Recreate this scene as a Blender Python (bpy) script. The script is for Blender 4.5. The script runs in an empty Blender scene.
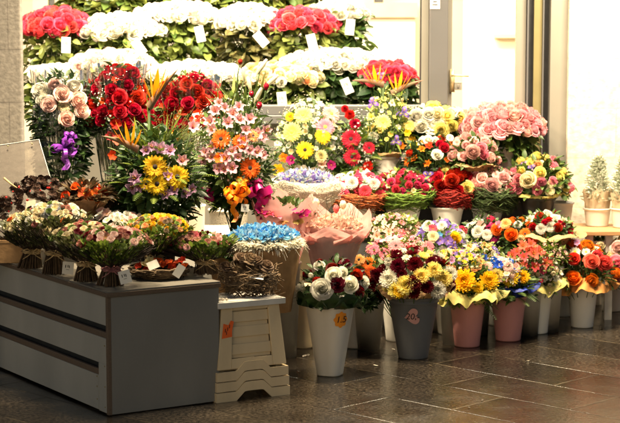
import bpy, math, random
from mathutils import Vector, Matrix, noise

R = math.radians
scn = bpy.context.scene
COL = scn.collection

# ------------------------------------------------------------------ camera
F = 1800.0                      # focal length in photo pixels (photo is 620 wide)
PITCH = R(6.39)
CAMH = 1.55
cam_d = bpy.data.cameras.new('camera')
cam_d.sensor_width = 36.0
cam_d.lens = 36.0 * F / 620.0
cam_d.clip_end = 200
cam_d.clip_start = 0.1
cam_d.dof.use_dof = True
cam_d.dof.focus_distance = 7.7
cam_d.dof.aperture_fstop = 5.0
cam = bpy.data.objects.new('camera', cam_d)
COL.objects.link(cam)
cam.location = (0, 0, CAMH)
cam.rotation_euler = (R(90) - PITCH, 0, 0)
scn.camera = cam

# ------------------------------------------------------------------ world and light (night: sky and moon-like sun are very low)
w = bpy.data.worlds.new('World')
scn.world = w
w.use_nodes = True
nt = w.node_tree
bg = nt.nodes['Background']
sky = nt.nodes.new('ShaderNodeTexSky')
sky.sky_type = 'NISHITA'
sky.sun_disc = False
sky.sun_elevation = R(14)
sky.sun_rotation = R(200)
nt.links.new(sky.outputs[0], bg.inputs[0])
bg.inputs[1].default_value = 0.046
sun_d = bpy.data.lights.new('sun', 'SUN')
sun_d.energy = 0.05
sun_d.angle = R(12)
sun_d.color = (1, .9, .75)
sun = bpy.data.objects.new('sun', sun_d)
COL.objects.link(sun)
sun.rotation_euler = (R(62), 0, R(-20))


def area(name, loc, target, power, sx, sy, col=(1, .83, .6), spread=180):
    d = bpy.data.lights.new(name, 'AREA')
    d.shape = 'RECTANGLE'
    d.size, d.size_y = sx, sy
    d.energy = power
    d.color = col
    d.spread = R(spread)
    o = bpy.data.objects.new(name, d)
    COL.objects.link(o)
    o.location = loc
    o.rotation_euler = (Vector(target) - Vector(loc)).to_track_quat('-Z', 'Y').to_euler()
    return o


WARM = (1, .80, .52)
area('shop_ceiling_lamp', (-.9, 10.3, 2.62), (-.9, 10.1, 0), 140, 2.2, .5, (1, .86, .62))
area('shop_ceiling_lamp', (1.0, 10.9, 2.62), (1.0, 11.2, 0), 190, 1.6, .6, (1, .86, .62))
area('shop_window_lamp', (-.6, 9.2, 2.55), (-.6, 10.1, 1.2), 125, 1.8, .2, (1, .84, .58), 130)
area('canopy_lamp', (-1.0, 7.35, 2.8), (-.8, 8.2, .8), 105, .5, .25, WARM, 130)
area('canopy_lamp', (.1, 7.55, 2.8), (.1, 8.3, .5), 62, .5, .25, WARM, 130)
area('canopy_lamp', (1.05, 7.9, 2.75), (1.1, 8.6, .5), 50, .5, .25, WARM, 130)
area('canopy_lamp', (1.6, 8.75, 2.6), (1.68, 9.5, .75), 66, .5, .2, (1, .82, .55), 120)

vs = scn.view_settings
vs.view_transform = 'Standard'
try:
    vs.look = 'None'
except Exception:
    pass
vs.exposure = 0.10
vs.gamma = 1.0
vs.use_curve_mapping = False

# ------------------------------------------------------------------ picture point -> world point
cp, sp = math.cos(PITCH), math.sin(PITCH)


def ray(px, py):
    d = (px - 310) / F
    e = (211.5 - py) / F
    return Vector((d, cp + e * sp, -sp + e * cp))


def at(px, py, Y):
    d = ray(px, py)
    return Vector((0, 0, CAMH)) + d * (Y / d.y)


def atz(px, py, z):
    d = ray(px, py)
    return Vector((0, 0, CAMH)) + d * ((z - CAMH) / d.z)


# ------------------------------------------------------------------ materials
def nodes(name):
    m = bpy.data.materials.new(name)
    m.use_nodes = True
    t = m.node_tree
    return m, t, t.nodes['Principled BSDF']


def rgba(c):
    return (c[0], c[1], c[2], 1)


MATS = {}


def plain(name, col, rough=.6, var=.15, scale=20, bump=0, metal=0, trans=0, spec=.4, alt=None, stretch=None):
    if name in MATS:
        return MATS[name]
    m, t, b = nodes(name)
    tc = t.nodes.new('ShaderNodeTexCoord')
    n = t.nodes.new('ShaderNodeTexNoise')
    n.inputs['Scale'].default_value = scale
    n.inputs['Detail'].default_value = 6
    if stretch:
        mp = t.nodes.new('ShaderNodeMapping')
        mp.inputs['Scale'].default_value = stretch
        t.links.new(tc.outputs['Object'], mp.inputs[0])
        t.links.new(mp.outputs[0], n.inputs['Vector'])
    else:
        t.links.new(tc.outputs['Object'], n.inputs['Vector'])
    mx = t.nodes.new('ShaderNodeMix')
    mx.data_type = 'RGBA'
    rp = t.nodes.new('ShaderNodeMapRange')
    rp.inputs[1].default_value = .3
    rp.inputs[2].default_value = .7
    t.links.new(n.outputs['Fac'], rp.inputs[0])
    t.links.new(rp.outputs[0], mx.inputs[0])
    if alt is None:
        alt = [min(1, c * (1 + var)) for c in col]
        col = [c * (1 - var) for c in col]
    mx.inputs[6].default_value = rgba(col)
    mx.inputs[7].default_value = rgba(alt)
    t.links.new(mx.outputs[2], b.inputs['Base Color'])
    b.inputs['Roughness'].default_value = rough
    b.inputs['Metallic'].default_value = metal
    b.inputs['Specular IOR Level'].default_value = spec
    if bump:
        bp = t.nodes.new('ShaderNodeBump')
        bp.inputs['Strength'].default_value = bump
        bp.inputs['Distance'].default_value = .01
        t.links.new(n.outputs['Fac'], bp.inputs['Height'])
        t.links.new(bp.outputs[0], b.inputs['Normal'])
    if trans:
        out = t.nodes['Material Output']
        tr = t.nodes.new('ShaderNodeBsdfTranslucent')
        t.links.new(mx.outputs[2], tr.inputs[0])
        ms = t.nodes.new('ShaderNodeMixShader')
        ms.inputs[0].default_value = trans
        t.links.new(b.outputs[0], ms.inputs[1])
        t.links.new(tr.outputs[0], ms.inputs[2])
        t.links.new(ms.outputs[0], out.inputs[0])
    MATS[name] = m
    return m


def petal(name, tip, base, trans=.40, var=.22, streak=False):
    """petal material: colour runs from claw (base) to edge (tip); each bloom differs a little"""
    key = 'petal_' + name
    if key in MATS:
        return MATS[key]
    m, t, b = nodes(key)
    at_ = t.nodes.new('ShaderNodeAttribute')
    at_.attribute_name = 'pt'
    mx = t.nodes.new('ShaderNodeMix')
    mx.data_type = 'RGBA'
    mx.inputs[6].default_value = rgba(base)
    mx.inputs[7].default_value = rgba(tip)
    t.links.new(at_.outputs['Fac'], mx.inputs[0])
    oi = t.nodes.new('ShaderNodeObjectInfo')
    hs = t.nodes.new('ShaderNodeHueSaturation')
    r1 = t.nodes.new('ShaderNodeMapRange')
    r1.inputs[3].default_value = 1 - var
    r1.inputs[4].default_value = 1 + var * .5
    t.links.new(oi.outputs['Random'], r1.inputs[0])
    tc = t.nodes.new('ShaderNodeTexCoord')
    n = t.nodes.new('ShaderNodeTexNoise')
    n.inputs['Scale'].default_value = 3.0
    n.inputs['Detail'].default_value = 5
    t.links.new(tc.outputs['Object'], n.inputs['Vector'])
    r2 = t.nodes.new('ShaderNodeMapRange')
    r2.inputs[1].default_value = .3
    r2.inputs[2].default_value = .7
    r2.inputs[3].default_value = .78
    r2.inputs[4].default_value = 1.12
    t.links.new(n.outputs['Fac'], r2.inputs[0])
    mu = t.nodes.new('ShaderNodeMath')
    mu.operation = 'MULTIPLY'
    t.links.new(r1.outputs[0], mu.inputs[0])
    t.links.new(r2.outputs[0], mu.inputs[1])
    t.links.new(mu.outputs[0], hs.inputs['Value'])
    r3 = t.nodes.new('ShaderNodeMapRange')
    r3.inputs[3].default_value = .488
    r3.inputs[4].default_value = .512
    wn = t.nodes.new('ShaderNodeMath')
    wn.operation = 'FRACT'
    m7 = t.nodes.new('ShaderNodeMath')
    m7.operation = 'MULTIPLY'
    m7.inputs[1].default_value = 7.31
    t.links.new(oi.outputs['Random'], m7.inputs[0])
    t.links.new(m7.outputs[0], wn.inputs[0])
    t.links.new(wn.outputs[0], r3.inputs[0])
    t.links.new(r3.outputs[0], hs.inputs['Hue'])
    t.links.new(mx.outputs[2], hs.inputs['Color'])
    t.links.new(hs.outputs[0], b.inputs['Base Color'])
    b.inputs['Roughness'].default_value = .62
    b.inputs['Specular IOR Level'].default_value = .25
    tr = t.nodes.new('ShaderNodeBsdfTranslucent')
    t.links.new(hs.outputs[0], tr.inputs[0])
    ms = t.nodes.new('ShaderNodeMixShader')
    ms.inputs[0].default_value = trans
    t.links.new(b.outputs[0], ms.inputs[1])
    t.links.new(tr.outputs[0], ms.inputs[2])
    t.links.new(ms.outputs[0], t.nodes['Material Output'].inputs[0])
    MATS[key] = m
    return m


def leafmat(name, a, bcol, rough=.42, trans=.25):
    key = 'leaf_' + name
    if key in MATS:
        return MATS[key]
    m, t, b = nodes(key)
    at_ = t.nodes.new('ShaderNodeAttribute')
    at_.attribute_name = 'pt'
    mx = t.nodes.new('ShaderNodeMix')
    mx.data_type = 'RGBA'
    mx.inputs[6].default_value = rgba(a)
    mx.inputs[7].default_value = rgba(bcol)
    t.links.new(at_.outputs['Fac'], mx.inputs[0])
    t.links.new(mx.outputs[2], b.inputs['Base Color'])
    b.inputs['Roughness'].default_value = rough
    b.inputs['Specular IOR Level'].default_value = .4
    tr = t.nodes.new('ShaderNodeBsdfTranslucent')
    t.links.new(mx.outputs[2], tr.inputs[0])
    ms = t.nodes.new('ShaderNodeMixShader')
    ms.inputs[0].default_value = trans
    t.links.new(b.outputs[0], ms.inputs[1])
    t.links.new(tr.outputs[0], ms.inputs[2])
    t.links.new(ms.outputs[0], t.nodes['Material Output'].inputs[0])
    MATS[key] = m
    return m


def cello_mat(name, tint=(.95, .93, .88), frac=.16):
    if name in MATS:
        return MATS[name]
    m, t, b = nodes(name)
    out = t.nodes['Material Output']
    tp = t.nodes.new('ShaderNodeBsdfTransparent')
    tp.inputs[0].default_value = rgba(tint)
    gl = t.nodes.new('ShaderNodeBsdfGlossy')
    gl.inputs['Roughness'].default_value = .12
    gl.inputs[0].default_value = (1, 1, 1, 1)
    fr = t.nodes.new('ShaderNodeFresnel')
    fr.inputs[0].default_value = 1.35
    ad = t.nodes.new('ShaderNodeMath')
    ad.operation = 'ADD'
    ad.use_clamp = True
    ad.inputs[1].default_value = frac * .4
    t.links.new(fr.outputs[0], ad.inputs[0])
    ms = t.nodes.new('ShaderNodeMixShader')
    t.links.new(ad.outputs[0], ms.inputs[0])
    t.links.new(tp.outputs[0], ms.inputs[1])
    t.links.new(gl.outputs[0], ms.inputs[2])
    t.links.new(ms.outputs[0], out.inputs[0])
    MATS[name] = m
    return m


PC = {  # petal colours: edge, claw
    'red': ((.52, .008, .014), (.28, .004, .008)),
    'dark_red': ((.14, .003, .008), (.07, .002, .004)),
    'coral': ((.84, .085, .12), (.72, .06, .06)),
    'white': ((.86, .83, .75), (.72, .72, .45)),
    'cream': ((.86, .76, .52), (.75, .66, .25)),
    'blush': ((.90, .66, .60), (.90, .54, .44)),
    'pale_pink': ((.86, .50, .48), (.8, .55, .42)),
    'pink': ((.84, .28, .34), (.75, .2, .25)),
    'soft_pink': ((.86, .42, .46), (.82, .36, .38)),
    'hot_pink': ((.72, .05, .14), (.6, .1, .12)),
    'magenta': ((.42, .01, .15), (.3, .01, .1)),
    'lilac': ((.62, .40, .60), (.42, .12, .32)),
    'pink_lilac': ((.82, .52, .58), (.62, .18, .3)),
    'violet': ((.20, .11, .55), (.3, .2, .5)),
    'blue': ((.02, .10, .62), (.02, .08, .4)),
    'sky_blue': ((.06, .38, .82), (.3, .6, .85)),
    'yellow': ((.90, .60, .02), (.85, .5, .01)),
    'lemon': ((.90, .80, .28), (.85, .66, .08)),
    'orange': ((.90, .22, .012), (.8, .14, .01)),
    'peach': ((.90, .48, .22), (.88, .5, .1)),
    'slate': ((.34, .36, .40), (.22, .24, .28)),
    'dried': ((.30, .21, .13), (.14, .09, .05)),
    'rust': ((.68, .15, .02), (.45, .08, .01)),
    'green_bud': ((.35, .48, .10), (.2, .32, .05)),
    'orange_red': ((.85, .09, .015), (.7, .06, .01)),
    'salmon': ((.80, .10, .09), (.7, .16, .1)),
}
LC = {
    'dark': ((.014, .036, .012), (.062, .120, .030)),
    'mid': ((.028, .065, .015), (.120, .190, .040)),
    'light': ((.060, .110, .020), (.220, .260, .060)),
    'rose': ((.05, .085, .018), (.24, .27, .07)),
    'dry': ((.030, .020, .010), (.110, .075, .035)),
    'olive': ((.05, .06, .02), (.16, .14, .05)),
    'moss': ((.04, .075, .01), (.22, .30, .04)),
}


def PM(c):
    return petal(c, *PC[c])


def LM(c):
    return leafmat(c, *LC[c])


M_stem = plain('stem_green', (.05, .09, .02), .6, .3)
M_stem_dry = plain('stem_dry_brown', (.085, .055, .03), .8, .45, 60)
M_stem_darkgreen = plain('stem_dark_green', (.02, .035, .012), .7, .4)
M_disc_dark = plain('flower_disc_dark', (.018, .008, .006), .8, .3)
M_disc_yellow = plain('flower_disc_yellow', (.75, .42, .02), .8, .25, 40, .5)
M_disc_green = plain('flower_disc_green', (.35, .42, .06), .8, .25, 40, .5)
M_white_plastic = plain('white_plastic', (.66, .64, .58), .38, .14, 7, .12, stretch=(1, 1, .35))
M_cream_plastic = plain('cream_plastic', (.66, .53, .33), .42, .14, 7, .12, stretch=(1, 1, .35))
M_grey_plastic = plain('grey_plastic', (.115, .122, .132), .4, .14, 7, .12, stretch=(1, 1, .35))
M_pink_plastic = plain('pink_plastic', (.50, .22, .21), .4, .14, 7, .12, stretch=(1, 1, .35))
M_black_plastic = plain('black_plastic', (.02, .02, .02), .35, .2, 9)
M_lightgrey_plastic = plain('light_grey_plastic', (.34, .34, .33), .4, .08, 9, .03)
M_kraft = plain('kraft_paper', (.40, .24, .11), .75, .14, 26, .2, trans=.12)
M_orange_paper = plain('orange_kraft_paper', (.62, .27, .07), .75, .14, 26, .2, trans=.15)
M_yellow_paper = plain('yellow_paper', (.84, .74, .24), .7, .10, 24, .5, trans=.4)
M_blue_paper = plain('blue_paper', (.015, .04, .30), .5, .2, 14, .1, trans=.1)
M_pink_paper = plain('pink_paper', (.80, .44, .40), .7, .12, 22, .5, trans=.45)
M_grey_paper = plain('grey_rose_paper', (.50, .38, .35), .6, .14, 16, .4, trans=.3)
M_white_paper = plain('white_paper', (.78, .74, .64), .7, .08, 12, .1, trans=.2)
M_lace = plain('white_sisal', (.80, .73, .60), .9, .22, 130, .9, trans=.2)
M_tag = plain('tag_card', (.80, .77, .68), .6, .04)
M_ink = plain('ink_black', (.02, .018, .016), .6, .1)
M_raffia = plain('raffia', (.50, .36, .18), .8, .2, 60, .2)
M_mauve_ribbon = plain('mauve_ribbon', (.36, .14, .14), .5, .2)
M_orange_ribbon = plain('orange_ribbon', (.90, .27, .01), .35, .12, trans=.15)
M_magenta_ribbon = plain('magenta_ribbon', (.45, .01, .14), .3, .15, trans=.1)
M_purple_ribbon = plain('purple_ribbon', (.20, .035, .36), .35, .15, trans=.1)
M_red_ribbon = plain('red_ribbon', (.6, .03, .01), .35, .12)
M_cello = cello_mat('cellophane', (.985, .98, .965), .30)
M_rustwig = plain('rust_twigs', (.42, .11, .03), .75, .45, 50)
M_greentwig = plain('green_grass_fibres', (.14, .24, .03), .7, .5, 50)
M_darkgreentwig = plain('dark_green_fibres', (.045, .075, .02), .7, .5, 50)
M_redtwig = plain('red_willow_twigs', (.33, .022, .015), .5, .45, 50)
M_browntwig = plain('brown_twigs', (.15, .10, .055), .8, .5, 50)
M_darktwig = plain('dark_twigs', (.030, .020, .014), .8, .4, 50)
M_orangewicker = plain('orange_wicker', (.42, .14, .04), .7, .3, 50)


# ------------------------------------------------------------------ mesh builder
class MB:
    def __init__(s):
        s.v, s.f, s.mi, s.pt = [], [], [], []

    def add(s, vs_, fs, mi=0, pt=0.0, M=None):
        o = len(s.v)
        if M is not None:
            vs_ = [M @ Vector(q) for q in vs_]
        s.v.extend([tuple(q) for q in vs_])
        s.f.extend([tuple(i + o for i in f) for f in fs])
        s.mi.extend([mi] * len(fs))
        s.pt.extend(list(pt) if isinstance(pt, (list, tuple)) else [pt] * len(vs_))

    def merge(s, other, M=None, mi=None, pt=None):
        o = len(s.v)
        s.v.extend([tuple(M @ Vector(q)) for q in other.v] if M is not None else other.v)
        s.f.extend([tuple(i + o for i in f) for f in other.f])
        s.mi.extend(other.mi if mi is None else [mi] * len(other.f))
        s.pt.extend(other.pt if pt is None else [pt] * len(other.v))

    def grid(s, nu, nv, fn, mi=0, M=None, pt=None, wrap=False):
        vs_, pts, fs = [], [], []
        for j in range(nv + 1):
            for i in range(nu + (0 if wrap else 1)):
                u, v = i / nu, j / nv
                vs_.append(fn(u, v))
                pts.append(v if pt is None else pt)
        n = nu if wrap else nu + 1
        for j in range(nv):
            for i in range(nu):
                a, b_ = j * n + i, j * n + (i + 1) % n
                fs.append((a, b_, b_ + n, a + n))
        s.add(vs_, fs, mi, pts, M)

    def tube(s, pts, r0, r1=None, k=4, mi=0, pt=0.0, cap=True):
        if r1 is None:
            r1 = r0
        pts = [Vector(p) for p in pts]
        vs_, fs = [], []
        n = len(pts)
        for i, p in enumerate(pts):
            d = (pts[min(i + 1, n - 1)] - pts[max(i - 1, 0)])
            if d.length < 1e-9:
                d = Vector((0, 0, 1))
            d.normalize()
            a = d.cross(Vector((0, 0, 1)) if abs(d.z) < .9 else Vector((1, 0, 0))).normalized()
            b_ = d.cross(a)
            r = r0 + (r1 - r0) * i / max(1, n - 1)
            for q in range(k):
                an = 2 * math.pi * q / k
                vs_.append(p + a * (math.cos(an) * r) + b_ * (math.sin(an) * r))
        for i in range(n - 1):
            for q in range(k):
                a0, a1 = i * k + q, i * k + (q + 1) % k
                fs.append((a0, a1, a1 + k, a0 + k))
        if cap:
            fs.append(tuple(range(k))[::-1])
            fs.append(tuple((n - 1) * k + q for q in range(k)))
        s.add(vs_, fs, mi, pt)

    def box(s, x0, y0, z0, x1, y1, z1, mi=0, M=None, pt=0.0):
        vs_ = [(x0, y0, z0), (x1, y0, z0), (x1, y1, z0), (x0, y1, z0), (x0, y0, z1), (x1, y0, z1), (x1, y1, z1), (x0, y1, z1)]
        fs = [(0, 3, 2, 1), (4, 5, 6, 7), (0, 1, 5, 4), (1, 2, 6, 5), (2, 3, 7, 6), (3, 0, 4, 7)]
        s.add(vs_, fs, mi, pt, M)

    def lathe(s, prof, k=40, mi=0, M=None, pt=0.0):
        vs_, fs = [], []
        for (r, z) in prof:
            for q in range(k):
                an = 2 * math.pi * q / k
                vs_.append((r * math.cos(an), r * math.sin(an), z))
        for i in range(len(prof) - 1):
            for q in range(k):
                a0, a1 = i * k + q, i * k + (q + 1) % k
                fs.append((a0, a1, a1 + k, a0 + k))
        s.add(vs_, fs, mi, pt, M)

    def ball(s, c, r, mi=0, pt=0.0, k=6, rz=None):
        rz = rz or r
        vs_ = [(c[0], c[1], c[2] - rz)]
        rings = max(2, k // 2)
        for j in range(1, rings):
            th = math.pi * j / rings
            for q in range(k):
                an = 2 * math.pi * q / k
                vs_.append((c[0] + r * math.sin(th) * math.cos(an), c[1] + r * math.sin(th) * math.sin(an), c[2] - rz * math.cos(th)))
        vs_.append((c[0], c[1], c[2] + rz))
        fs = [(0, 1 + (q + 1) % k, 1 + q) for q in range(k)]
        for j in range(rings - 2):
            for q in range(k):
                a, b_ = 1 + j * k + q, 1 + j * k + (q + 1) % k
                fs.append((a, b_, b_ + k, a + k))
        l_ = len(vs_) - 1
        fs += [(l_, 1 + (rings - 2) * k + q, 1 + (rings - 2) * k + (q + 1) % k) for q in range(k)]
        s.add(vs_, fs, mi, pt)

    def mesh(s, name, mats, smooth=True):
        me = bpy.data.meshes.new(name)
        me.from_pydata(s.v, [], s.f)
        for m in mats:
            me.materials.append(m)
        me.polygons.foreach_set('material_index', s.mi)
        me.polygons.foreach_set('use_smooth', [smooth] * len(s.f))
        a = me.attributes.new('pt', 'FLOAT', 'POINT')
        a.data.foreach_set('value', s.pt)
        me.update()
        return me

    def build(s, name, mats, parent=None, smooth=True, loc=None):
        if not isinstance(mats, (list, tuple)):
            mats = [mats]
        o = bpy.data.objects.new(name, s.mesh(name, mats, smooth))
        COL.objects.link(o)
        if parent:
            o.parent = parent
            # vertices were given in world space: bring them to the thing's own space
            if loc is None:
                org = parent.location
                o.data.transform(Matrix.Translation(-org))
        if loc is not None:
            o.location = loc
        return o


def tag(o, label=None, cat=None, group=None, kind=None):
    if label:
        o['label'] = label
    if cat:
        o['category'] = cat
    if group:
        o['group'] = group
    if kind:
        o['kind'] = kind
    return o


def thing(name, label, cat, loc, group=None):
    o = bpy.data.objects.new(name, None)
    o.empty_display_size = .05
    COL.objects.link(o)
    o.location = Vector(loc)
    return tag(o, label, cat, group)


def struct(name, mb, mats, smooth=False):
    return tag(mb.build(name, mats, None, smooth), kind='structure')


def bevel(o, wd=.004, seg=2):
    m = o.modifiers.new('bevel', 'BEVEL')
    m.width = wd
    m.segments = seg
    m.limit_method = 'ANGLE'
    return o


# ------------------------------------------------------------------ flower library (unit radius, facing +Z)
def mk_rose(rg, openness=1.0):
    mb = MB()
    # petals as nested cups; outer ones lower and rolled outwards
    openness = rg.uniform(.3, 1.1)
    tall = 1.25 - .22 * openness
    lean = (rg.uniform(-.12, .12), rg.uniform(-.12, .12))
    layers = [(2, .13, 1.00, 2.0, .0), (3, .24, 1.02, 1.45, .01), (3, .36, 1.00, 1.40, .03), (4, .50, .94, 1.10, .06),
              (5, .64, .84, .92, .11), (5, .79, .68, .90, .17), (6, .90, .46, .78, .24)]
    for li, (n, rb, h, wd, fl) in enumerate(layers):
        a00 = rg.uniform(0, 6.28)
        for k in range(n):
            a0 = a00 + k * 2 * math.pi / n + rg.uniform(-.14, .14)
            hh = h * rg.uniform(.90, 1.09) * tall
            ff = fl * rg.uniform(.4, 1.8) * openness
            rr = rb * rg.uniform(.92, 1.08)
            sp_ = rg.uniform(.03, .10)

            def fn(u, v, a0=a0, hh=hh, ff=ff, rr=rr, wd=wd, sp_=sp_):
                uu = u * 2 - 1
                an = a0 + uu * wd * (.35 + .65 * math.sin(math.pi * .5 * min(1, v * 1.6))) * (1 - .25 * max(0, v - .8) * 5 * .4)
                r = .08 + (rr - .08) * math.sin(math.pi * .5 * min(1, v * 1.7))
                r += sp_ * uu                                  # spiral overlap
                q = max(0, v - .70) / .30
                r += ff * q * q
                z = -.42 + (hh + .42) * v ** .85 - .16 * uu * uu * v * v - ff * .75 * q ** 3 + .03 * math.sin(uu * 6 + a0 * 4) * v ** 3
                return (r * math.cos(an) + lean[0] * v * (1 - rr), r * math.sin(an) + lean[1] * v * (1 - rr), z)
            mb.grid(6, 6, fn)
    mb.ball((0, 0, .35), .13, 0, .2, 6, .5)
    return mb, 1


def mk_gerbera(rg, n=21, layers=2, rdisc=.26):
    mb = MB()
    for L in range(layers):
        for k in range(n):
            a0 = (k + .5 * L) * 2 * math.pi / n + rg.uniform(-.05, .05)
            ln = (1.0 if L == 0 else .82) * rg.uniform(.92, 1.04)
            wd = (2.1 / n) * (1.25)
            up = .10 + .13 * L + rg.uniform(-.06, .06)
            dr = rg.uniform(.05, .22)

            def fn(u, v, a0=a0, ln=ln, up=up, wd=wd, dr=dr):
                uu = u * 2 - 1
                x = .14 + (ln - .14) * v
                ww = wd * (.35 + .75 * math.sin(math.pi * min(1, .18 + v * .62))) * (1 if v < .95 else .45)
                y = uu * ww
                z = up * math.sin(v * 1.6) - dr * v * v + .035 * abs(uu) ** 2
                return (x * math.cos(a0) - y * math.sin(a0), x * math.sin(a0) + y * math.cos(a0), z)
            mb.grid(2, 4, fn)
    for k in range(26):                                   # short inner ray florets
        a0 = k * 2 * math.pi / 26 + rg.uniform(-.1, .1)

        def fn(u, v, a0=a0):
            uu = u * 2 - 1
            x = rdisc * .75 + .17 * v
            y = uu * .03
            return (x * math.cos(a0) - y * math.sin(a0), x * math.sin(a0) + y * math.cos(a0), .13 + .06 * v)
        mb.grid(1, 1, fn, pt=.5)
    mb.ball((0, 0, .07), rdisc * .9, 1, 0, 10, .12)
    return mb, 2


def mk_daisy(rg):
    mb = MB()
    for L in range(2):
        for k in range(15):
            a0 = (k + .5 * L) * 2 * math.pi / 15 + rg.uniform(-.07, .07)
            ln = (1 - .14 * L) * rg.uniform(.9, 1.04)
            dr = rg.uniform(-.05, .2)

            def fn(u, v, a0=a0, ln=ln, dr=dr):
                uu = u * 2 - 1
                x = .15 + (ln - .15) * v
                y = uu * .15 * math.sin(math.pi * min(1, .2 + v * .66))
                return (x * math.cos(a0) - y * math.sin(a0), x * math.sin(a0) + y * math.cos(a0), .1 * v + .06 * L - dr * v * v + .03 * uu * uu)
            mb.grid(2, 4, fn)
    mb.ball((0, 0, .06), .24, 1, 0, 10, .14)
    return mb, 2


def mk_mum(rg):
    mb = MB()
    lay = [(20, 1.0, -.22), (20, 1.0, -.04), (20, .97, .14), (18, .92, .33), (17, .84, .52), (14, .72, .70), (12, .58, .88), (9, .42, 1.06), (6, .28, 1.28)]
    for (n, ln, el) in lay:
        o = rg.uniform(0, 6)
        for k in range(n):
            a0 = o + k * 2 * math.pi / n + rg.uniform(-.1, .1)
            l2 = ln * rg.uniform(.88, 1.06)
            e2 = el + rg.uniform(-.08, .08)

            def fn(u, v, a0=a0, l2=l2, e2=e2):
                uu = u * 2 - 1
                e = e2 + .35 * v * v
                x = .04 + l2 * v * math.cos(e)
                z = l2 * v * math.sin(e) * .8 + .04 * uu * uu
                y = uu * .125 * math.sin(math.pi * min(1, .2 + v * .66))
                return (x * math.cos(a0) - y * math.sin(a0), x * math.sin(a0) + y * math.cos(a0), z)
            mb.grid(2, 4, fn)
    return mb, 1


def mk_carnation(rg):
    mb = MB()
    for (n, ln, el) in [(6, 1.0, .15), (6, .92, .45), (6, .8, .75), (5, .66, 1.05), (4, .5, 1.35)]:
        o = rg.uniform(0, 6)
        for k in range(n):
            a0 = o + k * 2 * math.pi / n
            ph = rg.uniform(0, 6)
            l2 = ln * rg.uniform(.88, 1.05)

            def fn(u, v, a0=a0, l2=l2, el=el, ph=ph):
                uu = u * 2 - 1
                e = el + .10 * math.sin(uu * 9 + ph) * v * v
                jag = 1 - .06 * (math.floor(u * 8 + .01) % 2) * (1 if v > .95 else 0)
                x = .04 + l2 * jag * v * math.cos(e)
                z = l2 * jag * v * math.sin(e) * .75 + .07 * math.sin(uu * 11 + ph * 2) * v
                an = a0 + uu * .62 * (v ** .6)
                return (x * math.cos(an), x * math.sin(an), z)
            mb.grid(8, 4, fn)
    return mb, 1


def mk_alstro(rg):
    mb = MB()
    for k in range(6):
        a0 = k * math.pi / 3 + rg.uniform(-.1, .1)
        inner = k % 2
        ln = (1.0 if not inner else .92) * rg.uniform(.9, 1.08)
        wd = .30 if not inner else .19
        fl = rg.uniform(.25, .6)

        def fn(u, v, a0=a0, ln=ln, wd=wd, fl=fl):
            uu = u * 2 - 1
            x = .05 + ln * (.35 * v + fl * v * v * .95)
            z = ln * (1.0 * v - .35 * v * v * v) + .10 * uu * uu * v - .35
            y = uu * wd * math.sin(math.pi * min(1, .08 + v * .84)) * 1.15
            return (x * math.cos(a0) - y * math.sin(a0), x * math.sin(a0) + y * math.cos(a0), z)
        mb.grid(3, 5, fn)
    for k in range(5):
        a0 = k * 1.25 + .3
        mb.tube([(0, 0, -.2), (.1 * math.cos(a0), .1 * math.sin(a0), .3), (.2 * math.cos(a0), .2 * math.sin(a0), .55)], .018, .01, 3, 1)
        mb.ball((.2 * math.cos(a0), .2 * math.sin(a0), .57), .045, 1, 0, 4)
    return mb, 2


def mk_iris(rg):
    mb = MB()
    for k in range(3):
        a0 = k * 2.094 + rg.uniform(-.2, .2)

        def fn(u, v, a0=a0):
            uu = u * 2 - 1
            x = .1 + .9 * v
            z = .45 * math.sin(v * 2.4) - .35 * v * v
            y = uu * .33 * math.sin(math.pi * min(1, .1 + v * .75))
            return (x * math.cos(a0) - y * math.sin(a0), x * math.sin(a0) + y * math.cos(a0), z + .05 * math.sin(uu * 5))
        mb.grid(4, 5, fn)

        def fy(u, v, a0=a0):
            uu = u * 2 - 1
            x = .25 + .4 * v
            z = .47 * math.sin((x - .1) / .9 * 2.4) - .35 * ((x - .1) / .9) ** 2 + .03
            y = uu * .06
            return (x * math.cos(a0) - y * math.sin(a0), x * math.sin(a0) + y * math.cos(a0), z)
        mb.grid(1, 3, fy, 1)
        a1 = a0 + 1.047

        def fs_(u, v, a0=a1):
            uu = u * 2 - 1
            x = .08 + .35 * v
            y = uu * .2 * math.sin(math.pi * min(1, .1 + v * .8))
            return (x * math.cos(a0) - y * math.sin(a0), x * math.sin(a0) + y * math.cos(a0), v * 1.0)
        mb.grid(2, 4, fs_)
    return mb, 2


def mk_small(rg):
    """five-petalled small bloom"""
    mb = MB()
    for k in range(6):
        a0 = k * 1.047 + rg.uniform(-.1, .1)

        def fn(u, v, a0=a0):
            uu = u * 2 - 1
            x = .05 + .95 * v
            y = uu * .46 * math.sin(math.pi * min(1, .1 + v * .78))
            return (x * math.cos(a0) - y * math.sin(a0), x * math.sin(a0) + y * math.cos(a0), .75 * v - .35 * v * v * (1 + .8 * math.sin(a0 * 5)) + .16 * abs(uu))
        mb.grid(2, 3, fn)
    mb.ball((0, 0, .08), .13, 1, 0, 6)
    return mb, 2


def mk_bud(rg):
    mb = MB()
    for k in range(5):
        a0 = k * 1.257

        def fn(u, v, a0=a0):
            uu = u * 2 - 1
            an = a0 + uu * .75
            r = .62 * math.sin(math.pi * min(1, .06 + v * .80)) + .05
            return (r * math.cos(an), r * math.sin(an), v * 1.8 - .5 + .05 * math.sin(5 * uu + a0))
        mb.grid(3, 5, fn)
    return mb, 1


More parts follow.
